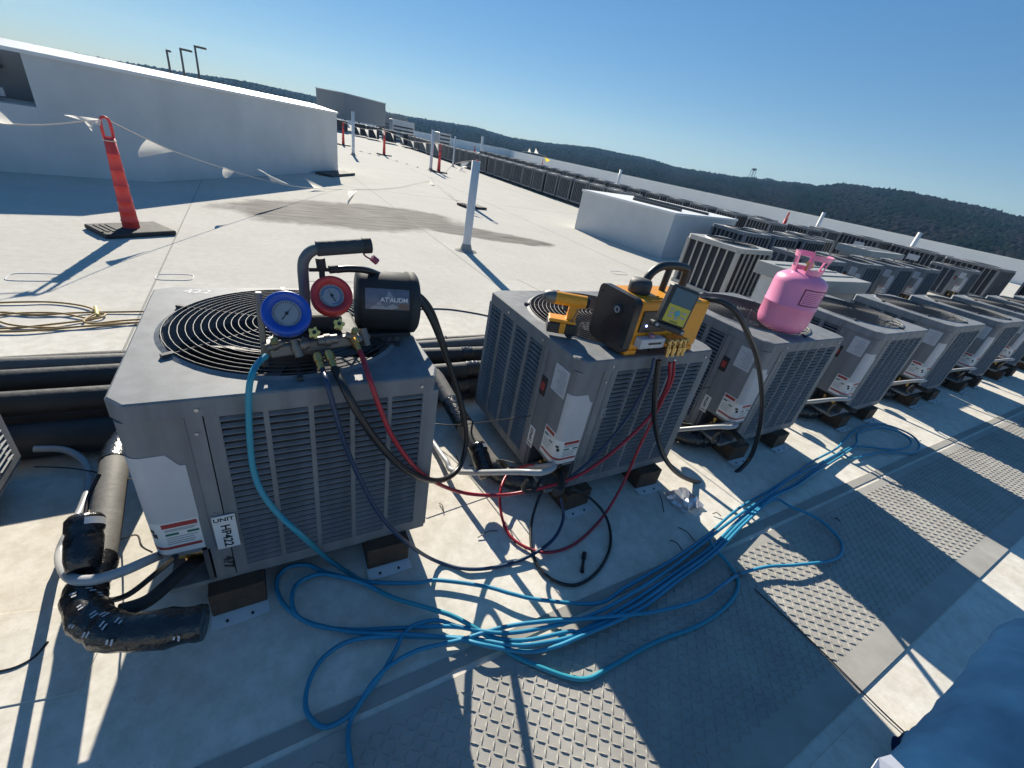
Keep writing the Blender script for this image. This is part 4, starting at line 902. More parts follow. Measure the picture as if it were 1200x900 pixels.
# sticker on the drum, facing the viewer
e1 = (CAM-Vector((0.655, 0.305, 0.868))); e1 = (e1-ax*e1.dot(ax)).normalized(); e2 = e1.cross(ax)
def drum(s, a, r_): return L0+ax*s+(e1*math.cos(a)+e2*math.sin(a))*r_
q = MB(); vs = []; A0, A1 = -0.26, 0.40
for i in range(11):
    a = A0+(A1-A0)*i/10
    vs += [drum(0.02, a, rr+0.0008), drum(0.152, a, rr+0.0008)]
q.add(vs, [(i*2, i*2+1, i*2+3, i*2+2) for i in range(10)], 0, True); stk = q.build('sticker', mat('sticker_blue', (0.10, 0.12, 0.17), 0.4, col2=(0.20, 0.215, 0.26), scale=30), mo)
def drumpoly(q, P, mi): q.add([drum(s, a, rr+0.0014) for s, a in P], [list(range(len(P)))], mi)
q = MB(); drumpoly(q, [(0.03, -0.25), (0.06, -0.02), (0.085, -0.25)], 0); drumpoly(q, [(0.07, -0.25), (0.10, -0.08), (0.135, -0.25)], 0); drumpoly(q, [(0.08, 0.12), (0.09, 0.34), (0.105, 0.12)], 0); q.build('sticker_peak', M['dial'], stk)
q = MB(); drumpoly(q, [(0.10, -0.25), (0.125, -0.06), (0.15, -0.08), (0.15, -0.25)], 0); q.build('sticker_patch', mat('sticker_brown', (0.16, 0.10, 0.07), 0.5), stk)
T = frame(drum(0.105, 0.04, rr+0.004), ax, e2); text('sticker_lettering', "AT'AUDM", 0.019, T, M['white'], stk)
# manifold
q = MB(); T = frame(G(py(366, 404, 0.135)), (1, 0.06, 0.10), (0, 0.25, 1)); q.box((-0.105, -0.018, -0.016), (0.105, 0.014, 0.016), T=T, bev=0.005); q.build('manifold_bar', M['steel'], gm)
q = MB(); a = G(py(305, 347, 0.16)); c = G(py(313, 424, 0.15)); q.box((-0.014, -0.006, -0.004), ((a-c).length+0.01, 0.010, 0.012), T=frame(c, a-c, Y), bev=0.003); q.build('bracket', M['steel'], gm)
q = MB(); q.box((-0.16, -0.06, 0.02), (-0.02, -0.03, 0.062), bev=0.004); q.build('aluminium_block', M['steel'], gm)
nrm = Vector((-0.03, -0.80, 0.60)).normalized()
for nm, (u, v, y), rr_, mcol, ang in (('blue_gauge', (336, 367, 0.10), 0.058, 'gblue', 0.9), ('red_gauge', (389, 346, 0.14), 0.0535, 'gred', 2.0)):
    c = G(py(u, v, y)); 
    gb = MB().lathe([(0.012, -0.045), (rr_*0.86, -0.043), (rr_*0.97, -0.032), (rr_, -0.012), (rr_, 0.0), (rr_*0.96, 0.008), (rr_*0.88, 0.011), (rr_*0.80, 0.009), (rr_*0.60, 0.002), (rr_*0.58, -0.004)], c=c, axis=nrm, n=44).build(nm, M[mcol], gm)
    MB().lathe([(0.0005, -0.003), (rr_*0.60, -0.003)], c=c, axis=nrm, n=40).build('dial_face', M['dial'], gb)
    ex = X-nrm*X.dot(nrm); ex.normalize(); ey = nrm.cross(ex)
    q = MB(); N = 40
    for i in range(N):
        if 27 < i < 33: continue
        t = 2*math.pi*i/N; d = ex*math.cos(t)+ey*math.sin(t); sd = nrm.cross(d); r0, r1 = rr_*0.46, rr_*(0.53 if i % 5 else 0.56); b0 = c-nrm*0.0026; w_ = 0.0006
        q.add([b0+d*r0-sd*w_, b0+d*r1-sd*w_, b0+d*r1+sd*w_, b0+d*r0+sd*w_], [(0, 1, 2, 3)])
    q.build('dial_marks', M['ink'], gb)
    MB().lathe([(rr_*0.40, -0.0027), (rr_*0.455, -0.0027)], c=c, axis=nrm, n=40, a0=0.6, a1=5.4).build('dial_band', M['dialblue'] if mcol == 'gred' else M['greyink'], gb)
    d = ex*math.cos(ang)+ey*math.sin(ang); sd = nrm.cross(d); b0 = c-nrm*0.0018; q = MB()
    q.add([b0-d*rr_*0.34-sd*0.0014, b0+d*rr_*0.5, b0-d*rr_*0.34+sd*0.0014], [(0, 1, 2)]); q.cyl(b0-nrm*0.0005, b0+nrm*0.002, 0.004, n=12); q.build('needle', M['ink'], gb)
    MB().cyl(c-nrm*0.045, c-nrm*0.075, 0.009, n=10).build('gauge_stem', M['brass'], gb)
for u, v, y in ((368, 391, 0.085), (397, 381, 0.095)):
    c = G(py(u, v, y)); q = MB(); vs = []; N = 40
    for k in (0, 1):
        for i in range(N): t = 2*math.pi*i/N; r_ = 0.0125*(1+0.22*math.cos(5*t)); ex = X-nrm*X.dot(nrm); ex.normalize(); ey = nrm.cross(ex); vs.append(c+nrm*(0.016*k)+ex*r_*math.cos(t)+ey*r_*math.sin(t))
    q.add(vs, [(i, (i+1) % N, N+(i+1) % N, N+i) for i in range(N)]+[list(range(N))[::-1], list(range(N, 2*N))]); kn = q.build('valve_knob', M['knob'], gm)
    MB().cyl(c+nrm*0.016, c+nrm*0.019, 0.005, n=10).build('knob_screw', M['ink'], kn); MB().cyl(c-nrm*0.03, c, 0.008, n=10).build('valve_stem', M['steel'], kn)
for (u, v, y, u2, v2, y2) in ((371, 414, 0.09, 377, 433, 0.055), (384, 411, 0.09, 392, 432, 0.055), (414, 396, 0.12, 421, 411, 0.085)):
    a, c = G(py(u, v, y)), G(py(u2, v2, y2)); q = MB(); q.cyl(a, c, 0.0085, n=10); q.cyl(a+(c-a)*0.1, a+(c-a)*0.5, 0.013, n=6); q.cyl(a+(c-a)*0.62, a+(c-a)*0.75, 0.0105, n=10); q.build('hose_nipple', M['brass'], gm)
for (u, v, y, u2, v2, y2, r0) in ((345, 398, 0.12, 352, 418, 0.10, 0.013), (330, 402, 0.12, 312, 408, 0.11, 0.011), (405, 392, 0.13, 424, 398, 0.12, 0.012), (372, 400, 0.115, 395, 397, 0.12, 0.014), (352, 404, 0.11, 362, 402, 0.11, 0.016), (425, 385, 0.14, 430, 405, 0.12, 0.012)):
    a, c = G(py(u, v, y)), G(py(u2, v2, y2)); q = MB(); q.cyl(a, c, r0, n=10); q.cyl(a.lerp(c, 0.35), a.lerp(c, 0.65), r0*1.3, n=6); q.build('valve_body', M['steel'], gm)
for (u, v, y) in ((322, 401, 0.095), (415, 389, 0.11)):
    c = G(py(u, v, y)); q = MB(); q.cyl(c, c+nrm*0.02, 0.010, n=6); q.cyl(c+nrm*0.02, c+nrm*0.03, 0.006, n=8); q.build('port_cap', M['brass'], gm)
# handle with foam grip
P = [G(py(u, v, y)) for u, v, y in ((359, 392, 0.24), (357, 345, 0.24), (355, 313, 0.24), (359, 300, 0.24), (368, 293, 0.24), (380, 291, 0.24), (400, 290, 0.24))]
MB().tube(P, 0.0145, 12, sub=6).build('handle_tube', M['tubegrey'], gm)
a, c = G(py(371, 291.5, 0.24)), G(py(432, 287.5, 0.25)); q = MB(); q.cyl(a, c, 0.0205, n=16); q.build('foam_grip', M['grip'], gm)
q = MB(); q.cyl(c-(c-a)*0.12, c+(c-a)*0.04, 0.0225, n=16); q.build('grip_cap', M['mblack'], gm)
q = MB(); q.tube([G(py(u, v, 0.25)) for u, v in ((426, 294), (427, 299), (433, 303), (438, 305))], 0.0025, 6, sub=4); q.cyl(G(py(436, 302, 0.25)), G(py(442, 307, 0.25)), 0.010, n=10); q.build('dangling_cap', mat('cap_maroon', (0.25, 0.05, 0.10), 0.5), gm)
q = MB(); q.cyl(G(py(375, 302, 0.25)), G(py(377, 315, 0.25)), 0.013, n=12); q.cyl(G(py(362, 316, 0.25)), G(py(388, 316, 0.25)), 0.006, n=8); q.cyl(G(py(386, 316, 0.25)), G(py(396, 315, 0.255)), 0.012, n=8); q.cyl(G(py(377, 315, 0.25)), G(py(378, 330, 0.25)), 0.008, n=8); q.build('rear_valve', M['mblack'], gm)
# ---- yellow vacuum pump on the second unit
vp = thing('vacuum_pump', (1.69, 0.11, zT), 'yellow and black vacuum pump with display on the second condenser', 'vacuum pump'); ov = Vector((1.69, 0.11, zT))
def V(v): return Vector(v)-ov
q = MB(); q.box((-0.190, -0.098, 0.022), (0.205, 0.098, 0.222), bev=0.012); q.build('body_shell', M['yellow'], vp)
def rr_poly(w, h, r_, n=5):
    P = []
    for cx, cy, a0 in ((w-r_, h-r_, 0), (-w+r_, h-r_, 90), (-w+r_, -h+r_, 180), (w-r_, -h+r_, 270)):
        for i in range(n+1): a = R(a0+90*i/n); P.append((cx+r_*math.cos(a), cy+r_*math.sin(a)))
    return P
q = MB(); q.prism([(y_, z_+0.122) for y_, z_ in rr_poly(0.106, 0.108, 0.025)], -0.222, -0.1905, ax=0); ep = q.build('end_panel', M['blackp'], vp)
q = MB()
for k in range(5):
    r_ = 0.012+0.0105*k; N = 8+5*k
    for i in range(N):
        t = 2*math.pi*i/N; y_, z_ = -0.018+0.0+r_*math.cos(t), 0.083+r_*math.sin(t)
        q.box((-0.2245, y_-0.0022, z_-0.0022), (-0.2222, y_+0.0022, z_+0.0022))
g_ = q.build('vent_holes', mat('vent_dark', (0.10, 0.05, 0.05), 0.7), ep); g_['kind'] = 'stuff'
MB().lathe([(0.022, 0.0), (0.022, 0.004), (0.018, 0.005)], c=(-0.2225, -0.025, 0.165), axis=(-1, 0, 0), n=24).build('port_boss', M['blackp'], ep)
MB().lathe([(0.0135, 0.004), (0.0135, 0.008), (0.008, 0.008), (0.008, 0.003)], c=(-0.2225, -0.025, 0.165), axis=(-1, 0, 0), n=24).build('port_ring', M['dial'], ep)
for y_, z_ in ((-0.09, 0.2), (0.09, 0.2), (-0.09, 0.04), (0.09, 0.04)): MB().cyl((-0.2245, y_, z_), (-0.2222, y_, z_), 0.005, n=8).build('panel_screw', M['ink'], ep)
for x in (-0.16, 0.17):
    for y_ in (-0.075, 0.075): MB().box((x-0.03, y_-0.02, 0.0), (x+0.03, y_+0.02, 0.0215), bev=0.004).build('foot', M['yellow'], vp)
q = MB(); q.lathe([(0.004, 0.0), (0.042, 0.0), (0.044, 0.006), (0.044, 0.036), (0.038, 0.050), (0.004, 0.053)], c=(-0.115, 0.005, 0.2225), n=22); cp = q.build('oil_cap', M['capgrey'], vp)
for k in range(3): MB().box((-0.14, -0.094+0.012*k*0+0.02*k, 0.2223), (-0.06, -0.088+0.02*k, 0.2265)).build('top_rib', M['yellow'], vp)
# carry handle
q = MB(); P = [Vector(p_) for p_ in ((-0.07, 0.03, 0.235), (-0.055, 0.03, 0.285), (-0.01, 0.03, 0.318), (0.05, 0.03, 0.325), (0.11, 0.03, 0.322), (0.145, 0.03, 0.312), (0.152, 0.03, 0.27), (0.152, 0.03, 0.215))]
q.tube(P, 0.017, 10, sub=5); q.build('carry_handle', M['blackp'], vp)
MB().cyl((0.04, 0.03, 0.215), (0.045, 0.03, 0.318), 0.014, n=10).build('handle_leg', M['blackp'], vp)
# front recess panel with led and white plate
q = MB(); q.box((-0.165, -0.104, 0.10), (-0.02, -0.0985, 0.185), bev=0.002); rp = q.build('control_panel', M['blackp'], vp)
MB().cyl((-0.135, -0.1045, 0.128), (-0.135, -0.107, 0.128), 0.0045, n=10).build('power_led', M['led'], rp)
q = MB(); q.box((-0.165, -0.135, 0.045), (-0.035, -0.0985, 0.085), bev=0.004); wp = q.build('oil_sight_block', M['plate'], vp)
MB().box((-0.125, -0.1365, 0.062), (-0.055, -0.1352, 0.070)).build('block_print', M['ink'], wp)
q = MB(); q.cyl((-0.105, -0.12, 0.0852), (-0.105, -0.12, 0.10), 0.012, n=12); q.build('block_button', mat('button_mauve', (0.28, 0.15, 0.22), 0.4), wp)
# brass manifold
for k, x in enumerate((-0.018, 0.012, 0.045, 0.07)):
    q = MB(); q.cyl((x, -0.10, 0.075), (x, -0.148, 0.072), 0.014, n=6); q.cyl((x, -0.142, 0.085), (x+0.002, -0.150, 0.012), 0.0085, n=10); q.cyl((x, -0.148, 0.05), (x, -0.150, 0.03), 0.012, n=6)
    q.lathe([(0.0145, 0), (0.0145, 0.005), (0.009, 0.005)], c=(x, -0.148, 0.072), axis=(0, -1, 0), n=14); q.build('hose_port', M['brass'], vp)
# digital gauge held at the pump front
cor = [py(787, 331, -0.075), py(818, 343, -0.11), py(806, 388, -0.13), py(776, 377, -0.095)]
cen = sum(cor, Vector())/4; xa = ((cor[1]-cor[0])+(cor[2]-cor[3])); wX = xa.length/2; ya = ((cor[0]-cor[3])+(cor[1]-cor[2])); hY = ya.length/2
T = Matrix.Translation(-cen) ; T = frame((0, 0, 0), xa, ya); 
dg_ = thing('digital_gauge', cen, 'black digital micron gauge with yellow keypad hung on the vacuum pump', 'gauge')
q = MB(); q.box((-wX/2, -hY/2, -0.032), (wX/2, hY/2, 0.0), T=T, bev=0.007); gb = q.build('case', M['blackp'], dg_)
q = MB(); q.box((-wX*0.40, hY*0.02, 0.0002), (wX*0.40, hY*0.42, 0.0014), T=T); q.build('lcd', M['screen'], gb)
q = MB(); q.box((-wX*0.40, -hY*0.44, 0.0002), (wX*0.40, hY*0.015, 0.0016), T=T); kp = q.build('keypad', M['keypad'], gb)
q = MB()
for x_, y_ in ((-0.22, -0.10), (-0.22, -0.19), (-0.22, -0.28), (0.24, -0.12), (0.24, -0.24), (0.02, -0.30)): q.box((wX*(x_-0.07), hY*(y_-0.025), 0.0017), (wX*(x_+0.07), hY*(y_+0.025), 0.0028), T=T)
q.build('keys', M['greyink'], kp)
q = MB(); c0 = T @ Vector((0.0, -hY*0.17, 0.0017)); q.cyl(c0, T @ Vector((0.0, -hY*0.17, 0.003)), wX*0.10, n=18); q.build('round_key', M['cyan'], kp)
q = MB(); q.box((-wX*0.15, -hY*0.41, 0.0017), (wX*0.15, -hY*0.385, 0.0022), T=T); q.build('key_lettering', M['ink'], kp)
q = MB(); q.box((-wX*0.62, -hY*0.66, -0.03), (wX*0.55, -hY*0.505, 0.004), T=T, bev=0.006); cl = q.build('clamp_foot', M['blackp'], dg_)
for x_ in (-0.52, 0.45): q = MB(); q.cyl(T @ Vector((wX*x_, -hY*0.585, 0.0045)), T @ Vector((wX*x_, -hY*0.585, 0.007)), 0.006, n=10); q.build('clamp_screw', M['greyink'], cl)
# ---- drill on the second unit
dr = thing('cordless_drill', tuple(pz(656, 388, zT+0.021)), 'yellow and black cordless drill standing on its battery beside the pump', 'drill', rz=R(-30)); dr.scale = (0.86, 0.86, 0.86)
q = MB(); q.box((-0.068, -0.042, 0.0), (0.068, 0.042, 0.052), bev=0.008); bt = q.build('battery', M['blackp'], dr)
MB().box((-0.012, -0.0432, 0.004), (0.014, 0.0432, 0.054), bev=0.0005).build('battery_stripe', M['yellow'], bt)
q = MB(); q.box((-0.066, -0.038, 0.0525), (0.058, 0.038, 0.068), bev=0.004); q.build('battery_shoe', M['yellow'], dr)
q = MB(); q.prism([(0.052, 0.065), (0.012, 0.065), (0.018, 0.135), (0.062, 0.135)], -0.019, 0.019, ax=1); q.build('grip', M['yellow'], dr)
q = MB(); q.cyl((-0.055, 0, 0.155), (0.085, 0, 0.155), 0.029, n=18); q.build('motor_body', M['yellow'], dr); MB().cyl((0.0855, 0, 0.155), (0.10, 0, 0.155), 0.027, 0.02, n=18).build('motor_cap', M['blackp'], dr)
MB().lathe([(0.029, 0.0), (0.031, 0.012), (0.026, 0.04), (0.016, 0.055), (0.005, 0.057)], c=(-0.0555, 0, 0.155), axis=(-1, 0, 0), n=18).build('gear_case', M['steel'], dr)
MB().box((-0.01, -0.008, 0.10), (0.012, 0.008, 0.126), bev=0.003).build('trigger', M['blackp'], dr); MB().tube([(0.03, -0.034, 0.06), (0.045, -0.04, 0.1), (0.05, -0.034, 0.13)], 0.003, 6, sub=5).build('belt_hook', M['steel'], dr)
# ---- pink refrigerant tank on the third unit
tk = thing('refrigerant_tank', (2.80, 0.165, zT), 'pink refrigerant tank with collar handle on the third condenser', 'tank')
r_ = 0.128
bd = MB().lathe([(0.002, 0.014), (0.06, 0.010), (0.078, 0.0), (0.088, 0.004), (0.114, 0.022), (0.124, 0.045), (r_, 0.07), (r_, 0.146), (r_+0.0025, 0.149), (r_+0.0025, 0.153), (r_, 0.156), (r_, 0.262), (0.123, 0.285), (0.103, 0.303), (0.07, 0.318), (0.045, 0.326), (0.012, 0.329), (0.002, 0.329)], n=56).build('shell', M['pink'], tk)
def tpt(a, z, o_): return (math.cos(a)*(r_+o_), math.sin(a)*(r_+o_), z)
ac = math.atan2(CAM.y-0.16, CAM.x-2.855)
def tpatch(q, a0, a1, z0, z1, o_, mi=0, n=8):
    vs = []
    for i in range(n+1): a = a0+(a1-a0)*i/n; vs += [tpt(a, z0, o_), tpt(a, z1, o_)]
    q.add(vs, [(i*2, i*2+2, i*2+3, i*2+1) for i in range(n)], mi, True)
q = MB(); a0, a1 = ac+0.28, ac+1.35
for (b0, b1, z0, z1) in ((a0, a1, 0.172, 0.178), (a0, a1, 0.252, 0.258), (a0, a0+0.05, 0.178, 0.252), (a1-0.05, a1, 0.178, 0.252)): tpatch(q, b0, b1, z0, z1, 0.0009)
q.build('print_border', M['plum'], bd)
q = MB()
for k in range(7): tpatch(q, a0+0.10, a1-0.10-random.uniform(0, 0.2), 0.186+k*0.009, 0.189+k*0.009, 0.0008)
q.build('print_lines', M['plumlite'], bd)
# collar with cut-outs and posts
for k, (b0, b1) in enumerate(((-1.2, 1.2), (math.pi-1.2, math.pi+1.2))):
    q = MB(); N = 14; ao = ac+1.2
    for (z0, z1, ra, rb) in ((0.312, 0.345, 0.070, 0.076), (0.392, 0.418, 0.084, 0.089)):
        vs = []
        for i in range(N+1):
            a = ao+b0+(b1-b0)*i/N
            for rr2, zz in ((ra, z0), (rb, z1), (rb-0.0035, z1), (ra-0.0035, z0)): vs.append((math.cos(a)*rr2, math.sin(a)*rr2, zz))
        fs = []
        for i in range(N):
            for j in range(4): fs.append((i*4+j, i*4+4+j, i*4+4+(j+1) % 4, i*4+(j+1) % 4))
        fs += [(0, 1, 2, 3), (N*4+3, N*4+2, N*4+1, N*4)]
        q.add(vs, fs)
    for a in (ao+b0, (2*ao+b0+b1)/2-0.08, ao+b1-0.16):
        vs = []
        for aa in (a, a+0.16):
            for rr2, zz in ((0.075, 0.343), (0.0845, 0.394), (0.081, 0.394), (0.0715, 0.343)): vs.append((math.cos(aa)*rr2, math.sin(aa)*rr2, zz))
        q.add(vs, [(0, 4, 5, 1), (1, 5, 6, 2), (2, 6, 7, 3), (3, 7, 4, 0), (0, 1, 2, 3), (7, 6, 5, 4)])
    q.build('collar_handle', M['pink'], tk)
q = MB(); q.cyl((0, 0, 0.327), (0, 0, 0.36), 0.012, n=12); q.cyl((0, 0, 0.36), (0, 0, 0.372), 0.02, n=8); q.cyl((0, 0, 0.345), (0.03, 0, 0.35), 0.008, n=8); q.build('valve', M['brass'], tk)
# ================================================================ HOSES
def hose(name, label, L, r, m_, cat='hose', sub=8, n=10, group='hoses on the condensers'):
    P = pts(L) if not isinstance(L[0], Vector) else L
    o = thing(name, P[0], label, cat, group); c = P[0]
    MB().tube([p_-c for p_ in P], r, n, sub=sub).build('hose_run', M[m_], o)
    return o
g_ = 'y'
hose('charging_hose', 'cyan hose hanging down the front of the gauge machine condenser to the ground',
 [(312, 417, 'y', 0.06), (303, 425, 'y', 0.035), (296, 437, 'y', -0.012), (292, 455, 'y', -0.03), (291.5, 480, 'y', -0.035), (293, 517, 'y', -0.04), (297, 550, 'y', -0.05), (307, 577, 'y', -0.07), (327, 603, 'y', -0.09), (353, 627, 'y', -0.11), (387, 657, 'z', 0.03), (427, 683, 'z', 0.016), (460, 700, 'z', 0.03), (500, 712, 'z', 0.035), (533, 723, 'z', 0.035), (567, 743, 'z', 0.03), (600, 767, 'z', 0.012), (633, 782, 'z', 0.014), (667, 794, 'z', 0.014), (690, 795, 'z', 0.014), (713, 783, 'z', 0.014), (767, 753, 'z', 0.014), (810, 737, 'z', 0.014), (840, 720, 'z', 0.014), (860, 700, 'z', 0.014), (865, 682, 'z', 0.014), (858, 666, 'z', 0.02), (838, 643, 'z', 0.035), (832, 634, 'z', 0.03)], 0.0075, 'cyanhose')
hose('charging_hose', 'navy hose drooping from the gauge machine to the pump condenser valve',
 [(378, 433, 'y', 0.05), (383, 448, 'y', -0.02), (395, 490, 'y', -0.045), (404, 520, 'y', -0.05), (420, 557, 'y', -0.06), (443, 600, 'y', -0.09), (473, 633, 'y', -0.12), (510, 657, 'z', 0.02), (550, 667, 'z', 0.012), (593, 662, 'z', 0.012), (627, 648, 'z', 0.02), (650, 630, 'z', 0.03), (660, 607, 'z', 0.05), (657, 583, 'x', 1.33)], 0.0068, 'navyhose')
hose('charging_hose', 'dark hose ring lying in front of the pump condenser valve',
 [(668, 572, 'x', 1.33), (687, 580, 'z', 0.08), (707, 600, 'z', 0.04), (715, 622, 'z', 0.012), (714, 645, 'z', 0.010), (700, 670, 'z', 0.010), (677, 685, 'z', 0.010), (653, 682, 'z', 0.010), (633, 667, 'z', 0.010), (623, 643, 'z', 0.014), (623, 612, 'z', 0.03), (632, 582, 'z', 0.08), (642, 565, 'x', 1.31)], 0.0062, 'blackhose')
hose('charging_hose', 'navy hose running down from the vacuum pump across the condenser louvers',
 [(766, 420, 'y', -0.04), (763, 435, 'y', -0.045), (755, 455, 'y', -0.04), (735, 490, 'y', -0.04), (700, 532, 'y', -0.045), (668, 560, 'y', -0.04), (652, 575, 'y', 0.0)], 0.0062, 'navyhose')
hose('vacuum_hose', 'thick black hose looping from the gauge machine past the condenser corner and back',
 [(392, 432, 'y', 0.045), (402, 452, 'y', -0.02), (418, 482, 'y', -0.05), (440, 515, 'y', -0.06), (468, 545, 'y', -0.06), (497, 561, 'y', -0.03), (520, 562, 'y', 0.05), (538, 548, 'y', 0.12), (546, 520, 'y', 0.17), (543, 485, 'y', 0.2), (534, 450, 'y', 0.24), (522, 415, 'y', 0.27), (506, 375, 'y', 0.29), (490, 350, 'y', 0.31), (470, 334, 'y', 0.32), (448, 324, 'y', 0.31), (430, 317, 'y', 0.28), (410, 315, 'y', 0.265), (394, 316, 'y', 0.258)], 0.0105, 'blackhose')
hose('vacuum_hose', 'second black hose arching over the motor drum and down beside the condenser',
 [(478, 342, 'y', 0.33), (492, 346, 'y', 0.33), (506, 363, 'y', 0.32), (517, 392, 'y', 0.31), (527, 425, 'y', 0.30), (534, 455, 'y', 0.28), (540, 480, 'y', 0.26), (543, 500, 'y', 0.22)], 0.0075, 'blackhose')
hose('charging_hose', 'long red hose from the gauge machine sweeping to the vacuum pump',
 [(422, 412, 'y', 0.08), (428, 428, 'y', 0.03), (434, 446, 'y', -0.03), (446, 480, 'y', -0.05), (462, 515, 'y', -0.06), (490, 551, 'y', -0.03), (520, 570, 'y', 0.02), (552, 579, 'y', 0.05), (590, 580, 'y', 0.03), (630, 573, 'y', -0.02), (672, 560, 'y', -0.05), (705, 540, 'y', -0.055), (735, 515, 'y', -0.055), (760, 490, 'y', -0.055), (776, 465, 'y', -0.05), (784, 445, 'y', -0.05), (785, 425, 'y', -0.045)], 0.0072, 'redhose')
hose('charging_hose', 'second red hose hanging from the vacuum pump and ringing on the ground',
 [(790, 424, 'y', -0.045), (788, 445, 'y', -0.055), (776, 470, 'y', -0.06), (760, 502, 'y', -0.065), (747, 529, 'y', -0.075), (730, 567, 'y', -0.09), (707, 605, 'z', 0.03), (677, 635, 'z', 0.012), (647, 647, 'z', 0.026), (620, 643, 'z', 0.012), (597, 627, 'z', 0.012), (587, 600, 'z', 0.03), (587, 573, 'z', 0.08), (597, 554, 'x', 1.20), (620, 545, 'x', 1.26), (632, 545, 'x', 1.30)], 0.0062, 'redhose')
hose('vacuum_hose', 'thick black hose bowing from the pump side out past the tank condenser and back',
 [(815, 352, 'y', 0.06), (830, 351, 'y', 0.03), (846, 354, 'y', -0.02), (863, 366, 'y', -0.06), (876, 390, 'y', -0.09), (887, 419, 'y', -0.10), (892, 451, 'y', -0.11), (893, 478, 'y', -0.12), (889, 508, 'y', -0.12), (878, 538, 'y', -0.12), (857, 557, 'y', -0.12), (827, 566, 'y', -0.11), (797, 557, 'y', -0.10), (777, 533, 'y', -0.085), (768, 500, 'y', -0.075), (767, 470, 'y', -0.065), (770, 440, 'y', -0.055), (772, 422, 'y', -0.045)], 0.0115, 'blackhose')
# the blue hose heap on the ground: one long hose laid back and forth
def zz(L, z0=0.012, amp=0.0): return [pz(u, v, z0+amp*random.random()) for u, v in L]
end_t = [(740, 702), (790, 668), (833, 636), (868, 606), (903, 580), (930, 564), (955, 549), (983, 531)]
def bundle(off, sc_=1.0):
    out = []
    for i, (u, v) in enumerate(end_t):
        w_ = off*(1.0-0.55*min(1, i/4)) if i < 5 else off*0.5
        w_ += 1.5*math.sin(i*2.1+off)
        out.append((u+w_*0.45, v+w_*0.9))
    return out
bh_ = thing('blue_hose', tuple(pz(833, 636, 0)), 'long bright blue hose heaped in loops across the roof and walkway pad', 'hose'); ob = pz(833, 636, 0)
paths = [
 [(325, 677), (337, 665), (360, 662), (383, 671), (433, 682), (487, 683), (513, 680), (567, 687), (600, 696), (633, 703), (700, 707)]+bundle(-14)+[(990, 515), (1007, 501), (1033, 497), (1063, 507), (1077, 520), (1070, 531), (1033, 530), (1000, 537)]+bundle(4)[::-1]+[(683, 738), (667, 740), (617, 750), (583, 748), (550, 737), (517, 734), (467, 736), (410, 738), (367, 732), (337, 713), (325, 693), (325, 677)],
 [(500, 712), (460, 700), (427, 684), (400, 676), (373, 673), (350, 683), (342, 700), (347, 720), (367, 731), (417, 741), (473, 743), (513, 746), (557, 749), (600, 756), (633, 754), (677, 743)]+bundle(10)+[(1003, 521), (1006, 507), (1030, 501), (1057, 508), (1068, 520), (1050, 527), (1005, 523), (985, 530)]+bundle(-6)[::-1][1:]+[(690, 722), (640, 735), (590, 742), (540, 735), (513, 727), (487, 732), (473, 743), (463, 763), (447, 790), (427, 817), (407, 840), (383, 852), (367, 845), (358, 827), (362, 800), (377, 773), (403, 754), (433, 747), (483, 746), (533, 748), (567, 756), (617, 764), (650, 758), (680, 746)]+bundle(16)[:5]+[(927, 594), (957, 607), (980, 627), (987, 643), (977, 656), (933, 662), (900, 664), (867, 672)],
 [(863, 674), (843, 688), (823, 702), (767, 717), (700, 724), (640, 728), (590, 735), (540, 750), (517, 755), (487, 763), (457, 780), (437, 800), (420, 827), (410, 847), (408, 873), (412, 900), (416, 930)],
]
for i, L in enumerate(paths):
    P = [pz(u, v, 0.0125+0.006*(i)+0.010*abs(math.sin(j*0.9+i*2))+(0.012 if 560 < u < 960 and v < 760 else 0)) for j, (u, v) in enumerate(L)]
    MB().tube([p_-ob for p_ in P], 0.0068, 8, sub=7).build('hose_run', M['bluehose'], bh_)
a, c = pz(870, 671, 0.014)-ob, pz(858, 676, 0.014)-ob; MB().cyl(a, c, 0.010, n=10).build('coupling', M['steel'], bh_)
# tan cords coiled on the roof behind the first unit
tc_ = thing('extension_cord', tuple(pz(60, 370, 0)), 'tan extension cord lying in flat loops behind the gauge condenser', 'cord'); oc = pz(60, 370, 0)
loops = [[(-40, 356), (20, 354), (60, 354), (95, 358), (113, 365), (105, 373), (70, 367), (20, 367), (-5, 371), (10, 380), (60, 384), (120, 381), (168, 377)],
         [(-40, 372), (0, 366), (40, 369), (80, 367), (110, 366), (170, 365)], [(-40, 386), (20, 384), (60, 380), (95, 376), (118, 372), (123, 368), (112, 368), (98, 376), (110, 379), (140, 376), (169, 374)], [(-40, 389), (30, 388), (90, 383), (130, 379), (169, 378)]]
for i, L in enumerate(loops):
    MB().tube([pz(u, v, 0.008+0.006*abs(math.sin(j*1.3+i)))-oc for j, (u, v) in enumerate(L)], 0.006, 7, sub=6).build('cord_run', M['tancable'], tc_)
MB().cyl(pz(112, 360, 0.012)-oc, pz(114, 369, 0.012)-oc, 0.011, n=8).build('cord_tie', M['knob'], tc_)
hose('cable_or_shadow_line', 'thin dark cable lying on the roof between gauge and pump condensers', [(490, 362, 'z', 0.005), (520, 362, 'z', 0.005), (545, 365, 'z', 0.005), (575, 371, 'z', 0.005), (600, 380, 'z', 0.005)], 0.006, 'cable', 'cable', group='loose cables')
hose('cable_or_shadow_line', 'thin dark strand standing in for a hose shadow over the walkway pad and membrane', [(884, 690, 'z', 0.012), (917, 720, 'z', 0.012), (968, 768, 'z', 0.012), (1026, 826, 'z', 0.01), (1062, 860, 'z', 0.008)], 0.0025, 'cable', 'cable', group='loose cables')  # thin cast shadow of a hose, put in as a solid dark tube
